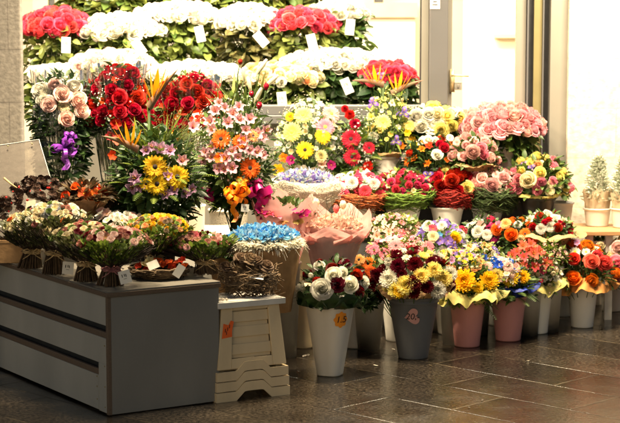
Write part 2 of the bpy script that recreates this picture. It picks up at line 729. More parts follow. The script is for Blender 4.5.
FL = {'rose': (mk_rose, 'rose_bloom', 7, M_disc_yellow), 'gerbera': (mk_gerbera, 'gerbera_bloom', 3, M_disc_dark),
      'gerbera_y': (mk_gerbera, 'gerbera_bloom', 2, M_disc_green),
      'daisy': (mk_daisy, 'daisy_bloom', 2, M_disc_yellow), 'mum': (mk_mum, 'chrysanthemum_bloom', 3, M_disc_yellow),
      'carnation': (mk_carnation, 'carnation_bloom', 3, M_disc_yellow), 'alstro': (mk_alstro, 'alstroemeria_bloom', 3, M_disc_yellow),
      'iris': (mk_iris, 'iris_bloom', 2, M_disc_yellow), 'small': (mk_small, 'small_bloom', 2, M_disc_yellow),
      'bud': (mk_bud, 'rose_bud', 2, M_disc_yellow)}
FCACHE = {}
rgF = random.Random(77)


def bloom(kind, col, parent, pos, direction, size, rg):
    mk, nm, nvar, disc = FL[kind]
    k = (kind, col, rg.randrange(nvar))
    if k not in FCACHE:
        mb, ns = mk(rgF)
        FCACHE[k] = mb.mesh(nm, [PM(col), disc][:ns])
    o = bpy.data.objects.new(nm, FCACHE[k])
    COL.objects.link(o)
    o.parent = parent
    o.location = Vector(pos) - parent.location
    q = Vector(direction).normalized().to_track_quat('Z', 'Y')
    o.rotation_euler = (q.to_matrix() @ Matrix.Rotation(rg.uniform(0, 6.28), 3, 'Z')).to_euler()
    sc = size * rg.uniform(.82, 1.12)
    o.scale = (sc, sc, sc * rg.uniform(.9, 1.08))
    return o


def leaf(mb, M, L, W, bend, fold, pt, n=4):
    def fn(u, v):
        uu = u * 2 - 1
        y = uu * W * math.sin(math.pi * min(1, .06 + v * .94)) ** .8
        x = L * v
        z = -bend * L * v * v + fold * abs(uu) * W
        return (x, y, z)
    mb.grid(2, n, fn, 0, M, pt)


def blade(mb, p, d, L, W, pt, droop=.5, n=6, rg=random):
    """long grass-like leaf from p heading d, arching over"""
    d = Vector(d).normalized()
    side = d.cross(Vector((0, 0, 1)))
    if side.length < .05:
        side = Vector((1, 0, 0))
    side.normalize()
    vs_, fs, pts = [], [], []
    for i in range(n + 1):
        t = i / n
        c = Vector(p) + d * (L * t) + Vector((0, 0, -droop * L * t * t))
        w_ = W * math.sin(math.pi * (.12 + .88 * t)) + W * .08 * (1 - t)
        if i == n:
            w_ = W * .04
        vs_ += [c - side * w_, c + Vector((0, 0, -w_ * .35)), c + side * w_]
        pts += [pt] * 3
    for i in range(n):
        a = i * 3
        fs += [(a, a + 1, a + 4, a + 3), (a + 1, a + 2, a + 5, a + 4)]
    mb.add(vs_, fs, 0, pts)


def frond(mb, p, d, L, pt, rg, W=.025, n=16):
    d = Vector(d).normalized()
    side = d.cross(Vector((0, 0, 1)))
    if side.length < .05:
        side = Vector((1, 0, 0))
    side.normalize()
    pts = []
    for i in range(n + 1):
        t = i / n
        c = Vector(p) + d * (L * t) + Vector((0, 0, -.35 * L * t * t))
        pts.append(c)
    mb.tube([pts[0], pts[n // 2], pts[n]], .0012, .0005, 3, 0, pt)
    for i in range(1, n):
        t = i / n
        w_ = W * math.sin(math.pi * (.15 + .8 * t))
        dd = (pts[i + 1] - pts[i]).normalized()
        for s in (-1, 1):
            q = pts[i] + side * (s * w_) + dd * (w_ * .5) + Vector((0, 0, -w_ * .2))
            a = pts[i] + dd * (L / n * .38)
            b_ = pts[i] - dd * (L / n * .38)
            mb.add([b_, q, a], [(0, 1, 2)], 0, pt)


def orient(d, rg, roll=None):
    q = Vector(d).normalized().to_track_quat('X', 'Z')
    return q.to_matrix() @ Matrix.Rotation(rg.uniform(-.9, .9) if roll is None else roll, 3, 'X')


def place(p, m3, s=1.0):
    return Matrix.Translation(p) @ m3.to_4x4() @ Matrix.Scale(s, 4)


def rdir(rg, zmin=-1.0):
    while True:
        v = Vector((rg.uniform(-1, 1), rg.uniform(-1, 1), rg.uniform(-1, 1)))
        if .05 < v.length <= 1:
            v.normalize()
            if v.z >= zmin:
                return v


CAMPOS = Vector((0, 0, CAMH))


def price_tag(parent, p, yaw=0.0, tilt=.0, roll=0.0, w_=.032, h=.045, marks=True):
    mb = MB()
    M = Matrix.Translation(p) @ Matrix.Rotation(yaw, 4, 'Z') @ Matrix.Rotation(tilt, 4, 'X') @ Matrix.Rotation(roll, 4, 'Y')
    mb.box(-w_ / 2, -.0006, -h / 2, w_ / 2, .0006, h / 2, 0, M)
    if marks:
        for k, (x, z, a, b_) in enumerate([(-.2, .12, .1, .24), (-.02, .14, .06, .2), (.12, .1, .09, .22), (-.05, -.14, .2, .03)]):
            mb.box((x - a / 2) * w_, -.0011, (z - b_ / 2) * h, (x - a / 2 + .07) * w_ + (a * w_ if k == 3 else 0), -.0007, (z + b_ / 2) * h, 1, M)
    return mb.build('price_tag', [M_tag, M_ink], parent, False)


def ribbon_strip(mb, pts, wdir, wd):
    vs_, fs = [], []
    for p in pts:
        vs_ += [Vector(p) - Vector(wdir) * wd / 2, Vector(p) + Vector(wdir) * wd / 2]
    for i in range(len(pts) - 1):
        a = i * 2
        fs.append((a, a + 1, a + 3, a + 2))
    mb.add(vs_, fs)


def bow(parent, p, mat, size, loops, tails, rg, name='ribbon', wd=.018, spread=1.0):
    mb = MB()
    p = Vector(p)
    for k in range(loops):
        d = Vector((rg.uniform(-1, 1), rg.uniform(-1, .1) * spread, rg.uniform(-.5, 1))).normalized()
        L = size * rg.uniform(.6, 1.05)
        side = d.cross(rdir(rg)).normalized()
        wdir = d.cross(side).normalized()
        pts = []
        for i in range(13):
            t = i / 12 * 2 * math.pi
            pts.append(p + d * (L * .5 * (1 - math.cos(t))) + side * (L * .38 * math.sin(t) * math.sin(t / 2)))
        ribbon_strip(mb, pts, wdir, wd)
    for k in range(tails):
        x = rg.uniform(-1, 1)
        pts = [p + Vector((x * size * .5 * t + .01 * math.sin(t * 9 + k), -.015 - .02 * math.sin(t * 6 + k), -size * 1.5 * t)) for t in [i / 10 for i in range(11)]]
        ribbon_strip(mb, pts, (1, .2, 0), wd * .9)
    mb.ball(p, wd * .7, 0, 0, 6)
    return mb.build(name, mat, parent)


# ------------------------------------------------------------------ wraps
def collar(parent, c, r_in, r_out, z_in, z_out, mat, rg, nfold=9, amp=.25, name='paper_collar', kx=72, tiers=1, droop=0.0):
    """crumpled sheet of paper round a bouquet, c = centre"""
    for q in range(tiers):
        mb = MB()
        ph = rg.uniform(0, 6)
        se = rg.uniform(0, 50)

        def fn(u, v, ph=ph, se=se):
            an = 2 * math.pi * u + .03 * v
            n1 = noise.noise(Vector((math.cos(an) * 1.7 + se, math.sin(an) * 1.7, v * 1.4)))
            n2 = noise.noise(Vector((math.cos(an) * 5 + se, math.sin(an) * 5, v * 3 + 7)))
            r = r_in + (r_out - r_in) * v * (1 + .28 * n1) + amp * .35 * (r_out - r_in) * n2 * v
            r += amp * .35 * (r_out - r_in) * math.sin(nfold * an + ph) * v
            # pointed corners of the folded sheet
            r *= 1 + .10 * v * v * max(0, math.cos(an * 4 + ph)) ** 3
            up_ = min(1, v / .55)
            z = z_in + (z_out - z_in) * up_ + amp * .6 * (r_out - r_in) * (.55 * math.sin(nfold * an + ph + 1.5) + .9 * n2) * v
            z -= (.25 + droop) * (r_out - r_in) * max(0, v - .5) ** 1.5 * 2
            z += .45 * (r_out - r_in) * n1 * v
            z += .10 * (r_out - r_in) * noise.noise(Vector((an * 6 + se, v * 9, 2)))
            return (c[0] + r * math.cos(an), c[1] + r * math.sin(an), z)
        mb.grid(kx * 2, 12, fn, wrap=True)
        o = mb.build(name, mat, parent)
    return o


def cone_wrap(parent, c, r_bot, r_top, z_bot, z_top, mat, rg, name='paper_cone', pleat=14, amp=.04, ragged=.02, kx=80, skew=(0, 0), open_pts=0.0):
    mb = MB()
    ph = rg.uniform(0, 6)
    se = rg.uniform(0, 50)

    def fn(u, v):
        an = 2 * math.pi * u
        n1 = noise.noise(Vector((math.cos(an) * 1.5 + se, math.sin(an) * 1.5, v * 2)))
        n2 = noise.noise(Vector((math.cos(an) * 6 + se, math.sin(an) * 6, v * 5)))
        r = r_bot + (r_top - r_bot) * v
        r *= 1 + amp * math.sin(pleat * an + ph) * (.4 + .6 * v) + .09 * n1 * v + .05 * n2
        z = z_bot + (z_top - z_bot) * v + ragged * (n1 * 2 + n2 + .6 * math.sin(7 * an + ph)) * v * v
        z += open_pts * v ** 3 * (abs(math.cos(2.5 * an + ph)) ** 1.5 - .4)
        return (c[0] + r * math.cos(an) + skew[0] * v, c[1] + r * math.sin(an) + skew[1] * v, z)
    mb.grid(kx, 12, fn, wrap=True)
    return mb.build(name, mat, parent)


def nest(parent, c, r, h, mat, rg, n=150, name='twig_nest', tw=.0022, wild=.1):
    mb = MB()
    for i in range(n):
        v = rg.random()
        a0 = rg.uniform(0, 6.28)
        ln = rg.uniform(.5, 1.9)
        dz = rg.uniform(-.8, .8) * h * (.4 + wild * 3)
        rr0 = r * (.62 + .40 * math.sin(v * 1.5)) * rg.uniform(.92, 1 + wild)
        pts = []
        for k in range(8):
            t = k / 7
            an = a0 + ln * t
            rr = rr0 * (1 + .05 * math.sin(t * 9 + i) + wild * 2.2 * (t - .5) ** 2)
            pts.append((c[0] + rr * math.cos(an), c[1] + rr * math.sin(an), c[2] + h * (v - .5) + dz * (t - .5) + h * .08 * math.sin(t * 8 + i * 1.7)))
        mb.tube(pts, tw * rg.uniform(.7, 1.5), None, 3, 0, 0, False)
    return mb.build(name, mat, parent)


# ------------------------------------------------------------------ the bouquet itself
def bouquet(name, label, cat, box, Y, mix=(), cover=.55, fixed=(), auto_filler=True, drop=0.0, dropw=(1.0, .5), leaves=('mid', 160, .05), blades=None, fern=None,
            filler=(), group=None, seed=1, up=.25, face=.35, depth=.9, base=None, loc=None, zmin=-.05, flat=.3, stems=True, thick=1.0):
    """box = (x0, x1, ytop, ybottom) in picture pixels at depth Y.  Returns (thing, centre, radius, height)."""
    rg = random.Random(seed * 31 + 7)
    x0, x1, yt, yb = box
    xm = (x0 + x1) / 2
    Rx = (x1 - x0) / 2 * Y / F
    Ry = Rx * depth
    zt = at(xm, yt, Y).z
    zb = at(xm, yb, Y).z
    C_ = Vector((at(xm, yb, Y).x, Y, zb + flat * (zt - zb)))
    H = zt - C_.z
    if base is None:
        base = Vector((C_.x, C_.y, zb - .14))
    if isinstance(name, bpy.types.Object):
        t = name
    else:
        t = thing(name, label, cat, loc if loc is not None else base, group)
    placed = []                                           # (pos, size)

    def surf(px, py):
        d = ray(px, py).normalized()
        o = CAMPOS - C_
        A = (d.x / Rx) ** 2 + (d.y / Ry) ** 2 + (d.z / H) ** 2
        B = 2 * (o.x * d.x / Rx ** 2 + o.y * d.y / Ry ** 2 + o.z * d.z / H ** 2)
        Cc = (o.x / Rx) ** 2 + (o.y / Ry) ** 2 + (o.z / H) ** 2 - 1
        D = B * B - 4 * A * Cc
        if D > 0:
            tt = (-B - math.sqrt(D)) / (2 * A)
            p = CAMPOS + d * tt
        else:
            p = at(px, py, Y - Ry * .35)
        n_ = p - C_
        n_ = Vector((n_.x / Rx ** 2, n_.y / Ry ** 2, n_.z / H ** 2)).normalized()
        return p, n_

    sm = MB()
    for fx in fixed:
        kind, col, size, px, py = fx[:5]
        fc = fx[5] if len(fx) > 5 else .7
        p, n_ = surf(px, py)
        tocam = (CAMPOS - p).normalized()
        p = p + tocam * (.022 if size > .028 else .010)
        d = (n_ * (1 - fc) + tocam * fc + Vector((0, 0, .12))).normalized()
        bloom(kind, col, t, p, d, size, rg)
        placed.append((p, size))
        if stems:
            mid = p.lerp(base, .5) + Vector((0, .01, -.01))
            sm.tube([base + Vector((rg.uniform(-.02, .02), rg.uniform(-.02, .02), 0)), mid, p - d * size * .2], .0025, .0022, 4)
    if mix:
        mix = [(m[0], m[1], m[2] * (.78 if m[0] == 'small' else 1), m[3]) for m in mix]
        tot = sum(m[3] for m in mix)
        ms = sum(m[2] * m[3] for m in mix) / tot
        area_ = 2 * Rx * (H + Ry) / 1.0
        N = int(cover * area_ / (ms * ms))
        N = min(N, 96)
        seq = []
        for m in mix:
            seq += [m] * max(1, round(N * m[3] / tot))
        rg.shuffle(seq)
        for (kind, col, size, _) in seq:
            best, bd = None, -1
            for c_ in range(14):
                u = rdir(rg, zmin)
                p = C_ + Vector((u.x * Rx, u.y * Ry, u.z * H))
                dm = min([(p - q).length - (size + s_) * .75 for q, s_ in placed] or [1])
                if dm > bd or best is None:
                    bd, best = dm, (p, u)
            p, u = best
            if bd < -size * .55:
                continue
            n_ = Vector((u.x / Rx, u.y / Ry, u.z / H)).normalized()
            p = p + n_ * size * rg.uniform(-.35, .15)
            d = (n_ * (1 - up) + Vector((0, 0, 1)) * up + Vector((0, -1, .1)) * face * (1 if u.y < .3 else 0) + rdir(rg) * .42).normalized()
            bloom(kind, col, t, p, d, size, rg)
            placed.append((p, size))
            if stems:
                sm.tube([base + Vector((rg.uniform(-.02, .02), rg.uniform(-.02, .02), 0)), p.lerp(base, .5), p - d * size * .2], .002, .0018, 3)
    if stems and sm.v:
        sm.build('stems', M_stem, t)
    if leaves:
        lc, n, ls = leaves
        mb = MB()
        for i in range(int(n * 2.1)):
            u = rdir(rg, -.32)
            k = rg.uniform(.55, 1.0 + .012 / Rx) if u.z > .15 else rg.uniform(.6, 1.0 + .01 / Rx)
            p = C_ + Vector((u.x * Rx * k, u.y * Ry * k, u.z * H * k))
            d = (u + Vector((0, 0, .35)) + rdir(rg) * .7).normalized()
            L = ls * .66 * rg.uniform(.45, 1.25)
            leaf(mb, place(p, orient(d, rg)), L, L * .27 * thick, rg.uniform(.0, .7), rg.uniform(.1, .5), rg.random() ** 1.4)
        if drop:
            for i in range(int(drop * 2600)):
                v = rg.random()
                a = rg.uniform(0, 6.28)
                k = math.sqrt(rg.random()) * (dropw[0] + (dropw[1] - dropw[0]) * v)
                p = C_ + Vector((Rx * k * math.cos(a), Ry * k * math.sin(a), -drop * v))
                L = ls * rg.uniform(.5, 1.2)
                leaf(mb, place(p, orient(Vector((math.cos(a), math.sin(a), rg.uniform(-.5, .8))) + rdir(rg) * .4, rg)), L, L * .27, rg.uniform(0, .8), .3, rg.random() ** 1.6)
        mb.build('leaves', LM(lc), t)
    if blades:
        lc, n, L0, W0 = blades
        mb = MB()
        for i in range(n):
            a = rg.uniform(0, 6.28)
            d = Vector((math.cos(a) * .8, math.sin(a) * .7, rg.uniform(.2, 1.1)))
            blade(mb, C_ + Vector((math.cos(a) * Rx * .4, math.sin(a) * Ry * .4, rg.uniform(-.3, .4) * H)), d, L0 * rg.uniform(.6, 1.2), W0, rg.random(), rg.uniform(.1, .7))
        mb.build('long_leaves', LM(lc), t)
    if fern:
        lc, n, L0 = fern
        mb = MB()
        for i in range(n):
            u = rdir(rg, -.5)
            p = C_ + Vector((u.x * Rx * .6, u.y * Ry * .6, u.z * H * .6))
            frond(mb, p, u + Vector((0, 0, .35)) + rdir(rg) * .3, L0 * rg.uniform(.6, 1.2), rg.random(), rg)
        mb.build('fern_fronds', LM(lc), t)
    if auto_filler and not filler and mix and mix[0][0] != 'rose':
        filler = [('cream', 60, .0055), ('pale_pink', 30, .0055)]
    for (fc, n, sz) in filler:
        mb = MB()
        nc = max(3, n // 14)
        cents = [rdir(rg, zmin) for _ in range(nc)]
        for i in range(n):
            u = (cents[rg.randrange(nc)] + rdir(rg) * .33).normalized()
            k = rg.uniform(.95, 1.02 + .030 / Rx)
            p = C_ + Vector((u.x * Rx * k, u.y * Ry * k, u.z * H * k))
            s_ = sz * rg.uniform(.6, 1.2)
            m3 = orient(u, rg)
            for q in range(5):                        # tiny five-petalled flower
                an = q * 1.257
                a_ = Vector((s_ * .25, s_ * .9 * math.cos(an), s_ * .9 * math.sin(an)))
                b_ = Vector((s_ * .2, s_ * .55 * math.cos(an - .5), s_ * .55 * math.sin(an - .5)))
                c2 = Vector((s_ * .2, s_ * .55 * math.cos(an + .5), s_ * .55 * math.sin(an + .5)))
                mb.add([p, p + m3 @ b_, p + m3 @ a_, p + m3 @ c2], [(0, 1, 2, 3)], 0, 1.0)
            if i % 3 == 0:
                q2 = C_ + Vector((u.x * Rx * .6, u.y * Ry * .6, u.z * H * .5))
                mb.tube([q2, p], .0008, None, 3, 1, 0, False)
        mb.build('filler_flowers', [PM(fc), M_stem], t)
    return t, C_, Rx, H


# ------------------------------------------------------------------ buckets
def bucket(px, pyb, wb, pyt, wt, mat, label, z=0.0, cat='bucket', name='flower_bucket', group='flower buckets', rim=True, square=False, grooves=False):
    p = atz(px, pyb, z)
    rb = wb / 2 * p.y / F
    c = Vector((p.x * (p.y + rb) / p.y, p.y + rb * .96, z))
    rt = wt / 2 * c.y / F
    zt = at(px, pyt, c.y - rt).z
    h = max(.06, zt - z)
    mb = MB()
    t_ = .003
    prof = [(.0005, .004), (rb * .94, .004), (rb, .0), (rb + .0015, .006)]
    for i in range(1, 9):
        v = i / 9
        prof.append((rb + (rt - rb) * v, h * v))
    if grooves:
        prof += [(rt * .985, h * .90), (rt * 1.0 + .002, h * .905), (rt + .002, h * .93), (rt, h * .935)]
    if rim:
        prof += [(rt, h - .010), (rt + .005, h - .009), (rt + .006, h - .002), (rt + .003, h), (rt - t_, h - .001)]
    else:
        prof += [(rt, h), (rt - t_, h)]
    prof += [(rt - t_ - (rt - rb) * .3, h * .7), (rb - t_, .012), (.0005, .012)]
    mb.lathe(prof, 48)
    if square:                                            # rounded-square vase
        vv = []
        for (x, y, zz) in mb.v:
            r = math.hypot(x, y)
            a = math.atan2(y, x)
            k = 1 + .11 * (abs(math.sin(2 * (a + .35))) ** 1.6 - .5)
            vv.append((x * k, y * k, zz))
        mb.v = vv
    o = mb.build(name, mat, None, True)
    o.location = c
    tag(o, label, cat, group)
    return o, c, rt, z + h


# ================================================================== SETTING
def paving_mat():
    m, t, b = nodes('wet_stone_paving')
    g = t.nodes.new('ShaderNodeNewGeometry')
    mp = t.nodes.new('ShaderNodeMapping')
    mp.inputs['Rotation'].default_value = (0, 0, R(45))
    mp.inputs['Location'].default_value = (4.475, -5.59, 0)
    t.links.new(g.outputs['Position'], mp.inputs[0])
    wob = t.nodes.new('ShaderNodeTexNoise')
    wob.inputs['Scale'].default_value = 9
    wob.inputs['Detail'].default_value = 4
    t.links.new(g.outputs['Position'], wob.inputs['Vector'])
    va = t.nodes.new('ShaderNodeVectorMath')
    va.operation = 'MULTIPLY_ADD'
    va.inputs[1].default_value = (.012, .012, 0)
    t.links.new(wob.outputs['Color'], va.inputs[0])
    t.links.new(mp.outputs[0], va.inputs[2])
    br = t.nodes.new('ShaderNodeTexBrick')
    br.inputs['Scale'].default_value = 1
    br.inputs['Brick Width'].default_value = .65
    br.inputs['Row Height'].default_value = .325
    br.inputs['Mortar Size'].default_value = .006
    br.inputs['Mortar Smooth'].default_value = .6
    br.inputs['Color1'].default_value = (.012, .0095, .0072, 1)
    br.inputs['Color2'].default_value = (.034, .027, .020, 1)
    br.inputs['Mortar'].default_value = (.012, .010, .008, 1)
    t.links.new(va.outputs[0], br.inputs['Vector'])

    def noi(sc, det, lo, hi, a, c):
        n = t.nodes.new('ShaderNodeTexNoise')
        n.inputs['Scale'].default_value = sc
        n.inputs['Detail'].default_value = det
        n.inputs['Roughness'].default_value = .65
        t.links.new(g.outputs['Position'], n.inputs['Vector'])
        r = t.nodes.new('ShaderNodeMapRange')
        for i, q in enumerate((lo, hi, a, c)):
            r.inputs[i + 1].default_value = q
        t.links.new(n.outputs['Fac'], r.inputs[0])
        return n, r
    n1, r1 = noi(3.5, 3, .30, .70, .7, 1.3)
    n2, r2 = noi(70, 3, .40, .62, .35, 2.1)
    mu = t.nodes.new('ShaderNodeMath')
    mu.operation = 'MULTIPLY'
    t.links.new(r1.outputs[0], mu.inputs[0])
    t.links.new(r2.outputs[0], mu.inputs[1])
    mx = t.nodes.new('ShaderNodeMix')
    mx.data_type = 'RGBA'
    mx.blend_type = 'MULTIPLY'
    mx.inputs[0].default_value = 1
    t.links.new(br.outputs['Color'], mx.inputs[6])
    t.links.new(mu.outputs[0], mx.inputs[7])
    # light caught by the joints, painted as pale colour in parts of them
    n3, r3 = noi(3.4, 6, .46, .80, 0, .9)
    jm = t.nodes.new('ShaderNodeMath')
    jm.operation = 'MULTIPLY'
    t.links.new(br.outputs['Fac'], jm.inputs[0])
    t.links.new(r3.outputs[0], jm.inputs[1])
    mj = t.nodes.new('ShaderNodeMix')
    mj.data_type = 'RGBA'
    t.links.new(jm.outputs[0], mj.inputs[0])
    t.links.new(mx.outputs[2], mj.inputs[6])
    mj.inputs[7].default_value = (.24, .19, .12, 1)
    t.links.new(mj.outputs[2], b.inputs['Base Color'])
    n4, r4 = noi(5.0, 5, .32, .68, .08, .24)
    t.links.new(r4.outputs[0], b.inputs['Roughness'])
    b.inputs['Specular IOR Level'].default_value = .40
    hs_ = t.nodes.new('ShaderNodeMath')
    hs_.operation = 'MULTIPLY_ADD'
    hs_.inputs[1].default_value = -1.0
    t.links.new(br.outputs['Fac'], hs_.inputs[0])
    nn = t.nodes.new('ShaderNodeMath')
    nn.operation = 'MULTIPLY'
    nn.inputs[1].default_value = .9
    t.links.new(n2.outputs['Fac'], nn.inputs[0])
    n5 = t.nodes.new('ShaderNodeMath')
    n5.operation = 'MULTIPLY_ADD'
    n5.inputs[1].default_value = .25
    t.links.new(n4.outputs['Fac'], n5.inputs[0])
    t.links.new(nn.outputs[0], n5.inputs[2])
    t.links.new(n5.outputs[0], hs_.inputs[2])
    bp = t.nodes.new('ShaderNodeBump')
    bp.inputs['Strength'].default_value = .38
    bp.inputs['Distance'].default_value = .004
    t.links.new(hs_.outputs[0], bp.inputs['Height'])
    t.links.new(bp.outputs[0], b.inputs['Normal'])
    return m


def block_mat(name, c1, c2, mort, wdt, hgt, rough=.85, sc=40):
    m, t, b = nodes(name)
    tc = t.nodes.new('ShaderNodeNewGeometry')
    sx = t.nodes.new('ShaderNodeSeparateXYZ')
    t.links.new(tc.outputs['Position'], sx.inputs[0])
    ad = t.nodes.new('ShaderNodeMath')
    t.links.new(sx.outputs[0], ad.inputs[0])
    t.links.new(sx.outputs[1], ad.inputs[1])
    cx = t.nodes.new('ShaderNodeCombineXYZ')
    t.links.new(ad.outputs[0], cx.inputs[0])
    t.links.new(sx.outputs[2], cx.inputs[1])
    br = t.nodes.new('ShaderNodeTexBrick')
    br.inputs['Scale'].default_value = 1
    br.inputs['Brick Width'].default_value = wdt
    br.inputs['Row Height'].default_value = hgt
    br.inputs['Mortar Size'].default_value = .004
    br.inputs['Mortar Smooth'].default_value = .5
    br.inputs['Color1'].default_value = rgba(c1)
    br.inputs['Color2'].default_value = rgba(c2)
    br.inputs['Mortar'].default_value = rgba(mort)
    t.links.new(cx.outputs[0], br.inputs['Vector'])
    n = t.nodes.new('ShaderNodeTexNoise')
    n.inputs['Scale'].default_value = sc
    n.inputs['Detail'].default_value = 8
    t.links.new(tc.outputs['Position'], n.inputs['Vector'])
    r = t.nodes.new('ShaderNodeMapRange')
    r.inputs[1].default_value = .3
    r.inputs[2].default_value = .7
    r.inputs[3].default_value = .7
    r.inputs[4].default_value = 1.2
    t.links.new(n.outputs['Fac'], r.inputs[0])
    mx = t.nodes.new('ShaderNodeMix')
    mx.data_type = 'RGBA'
    mx.blend_type = 'MULTIPLY'
    mx.inputs[0].default_value = 1
    t.links.new(br.outputs['Color'], mx.inputs[6])
    t.links.new(r.outputs[0], mx.inputs[7])
    t.links.new(mx.outputs[2], b.inputs['Base Color'])
    b.inputs['Roughness'].default_value = rough
    bp = t.nodes.new('ShaderNodeBump')
    bp.inputs['Strength'].default_value = .4
    bp.inputs['Distance'].default_value = .01
    t.links.new(r.outputs[0], bp.inputs['Height'])
    t.links.new(bp.outputs[0], b.inputs['Normal'])
    return m


mb = MB()
mb.grid(8, 8, lambda u, v: (-40 + 80 * u, -30 + 80 * v, 0))
struct('pavement', mb, paving_mat())

M_frame = plain('grey_aluminium_frame', (.095, .094, .097), .38, .05, 5)
M_frame_lt = plain('pale_aluminium_frame', (.20, .19, .165), .38, .05, 5)
M_dark_gap = plain('black_rubber_seal', (.025, .025, .026), .5, .2)
M_brass = plain('olive_metal_strip', (.30, .26, .13), .35, .1, 8, metal=.5)
M_interior = plain('cream_interior_wall', (.78, .72, .60), .85, .03, 3)
M_interior_band = plain('beige_interior_board', (.55, .44, .28), .7, .08, 6)
M_wood_floor = plain('interior_floor', (.35, .28, .2), .5, .2, 10)
M_stagewood = plain('pale_shelf_board', (.52, .46, .38), .55, .1, 18, .05, stretch=(1, 12, 12))
M_stagedark = plain('dark_shelf_fascia', (.05, .05, .05), .6, .2, 18)
M_plaster = block_mat('cream_plaster_blocks', (.60, .52, .42), (.66, .57, .46), (.55, .46, .36), .55, .26, .85, 25)
M_pillar = block_mat('grey_stone_blocks', (.165, .15, .13), (.21, .19, .16), (.13, .115, .10), .48, .27, .85, 45)

Yf = 9.5


def X(px, Y):
    return (px - 310) / F * Y * 1.004


# pillar, walls
mb = MB()
mb.box(-2.6, 9.22, 0, X(25.5, 9.30), 9.30, 3.0)
o = mb.build('stone_pillar', M_pillar, None, False)
bevel(o, .008)
tag(o, 'grey stone block pillar at the left edge of the flower display', 'pillar')
mb = MB()
mb.box(X(567, 9.4), 9.40, 0, 4.2, 9.7, 3.0)
o = mb.build('plaster_wall', M_plaster, None, False)
tag(o, 'brightly lit cream plaster wall right of the shop door', 'wall')
mb = MB()
mb.box(-1.46, Yf + .03, 0, X(426, Yf), Yf + .12, .955)
o = mb.build('window_parapet', M_frame_lt, None, False)
tag(o, 'low pale wall under the shop window behind the flowers', 'wall')

# interior room
mb = MB()
mb.box(-2.6, 9.8, .0, 3.2, 12.9, .05)
struct('shop_floor', mb, M_wood_floor)
mb = MB()
mb.box(-2.75, 12.9, 0, 3.3, 13.0, 2.9)
mb.box(-2.75, 9.76, 0, -2.62, 12.899, 2.9)
mb.box(3.2, 9.71, 0, 3.3, 12.899, 2.9)
o = mb.build('shop_interior_wall', M_interior, None, False)
tag(o, 'overexposed cream back wall inside the flower shop', 'wall')
mb = MB()
mb.box(-2.75, 9.3, 2.9, 3.3, 13.0, 3.0)
struct('shop_ceiling', mb, M_interior)
# interior furniture seen softly through the glass
t = thing('wall_cabinet', 'pale wall cabinet with a beige board seen through the window glass', 'cabinet', (.75, 12.5, 1.2))
mb = MB()
mb.box(X(340, 12.4), 12.45, 1.50, X(417, 12.4), 12.89, 1.60)
mb.build('shelf_board', M_interior_band, t, False)
mb = MB()
mb.box(X(345, 12.4), 12.5, .3, X(415, 12.4), 12.89, 1.499)
mb.build('cabinet_body', M_interior, t, False)
mb = MB()
mb.box(X(375, 12.4), 12.5, 1.601, X(383, 12.4), 12.7, 1.75)
mb.build('dark_box', M_stagedark, t, False)
t = thing('interior_post', 'beige post inside the shop above the coral roses', 'post', (X(43, 11.4), 11.4, .05))
mb = MB()
mb.box(X(36, 11.4), 11.38, .05, X(51, 11.4), 11.5, 2.88)
mb.build('post_body', M_interior_band, t, False)
mb = MB()
mb.box(X(52, 11.4), 11.40, .05, X(56, 11.4), 11.47, 2.88)
mb.build('post_edge', M_stagedark, t, False)
t = thing('white_partition', 'white panel with a short beige rail seen through the shop door', 'panel', (X(500, 11.8), 11.8, .05))
mb = MB()
mb.box(X(462, 11.8), 11.8, .05, X(530, 11.8), 11.84, 2.4)
mb.build('panel_board', M_interior, t, False)
mb = MB()
mb.box(X(493, 11.75), 11.74, 1.37, X(528, 11.75), 11.795, 1.395)
mb.build('rail', M_interior_band, t, False)

# window: sill rail, mullion, glass on the right part
t = thing('shop_window', 'grey framed shop window standing open over the rose rack', 'window', (X(370, Yf), Yf, .95))
mb = MB()
mb.box(-1.46, Yf - .06, .955, X(427.6, Yf), Yf + .13, 1.00)
mb.box(-1.46, Yf - .02, 1.0, X(427.6, Yf), Yf + .10, 1.05)
bevel(mb.build('sill', M_frame, t, False), .004)
mb = MB()
mb.box(X(420.5, Yf), Yf, 1.052, X(427.5, Yf), Yf + .06, 2.9)
mb.build('inner_frame', M_frame_lt, t, False)
mb = MB()
mb.box(X(419.3, Yf), Yf + .01, 1.052, X(420.3, Yf), Yf + .05, 2.9)
mb.build('frame_seal', M_dark_gap, t, False)
mb = MB()
mb.box(X(428, Yf), Yf - .07, 0, X(446, Yf), Yf + .10, 2.9)
o = bevel(mb.build('window_mullion', M_frame, None, False), .004)
tag(o, 'dark grey mullion between the shop window and the glass door', 'mullion')
mb = MB()
c = at(435, 3, Yf - .07)
mb.box(c.x - .026, Yf - .0725, c.z - .03, c.x + .026, Yf - .071, c.z + .05)
mb.box(c.x - .014, Yf - .0735, c.z - .012, c.x + .014, Yf - .0727, c.z - .004, 1)
mb.box(c.x - .010, Yf - .0735, c.z + .004, c.x + .010, Yf - .0727, c.z + .012, 1)
o = mb.build('paper_notice', [M_tag, M_grey_plastic], None, False)
tag(o, 'small white notice stuck on the dark grey mullion', 'notice')

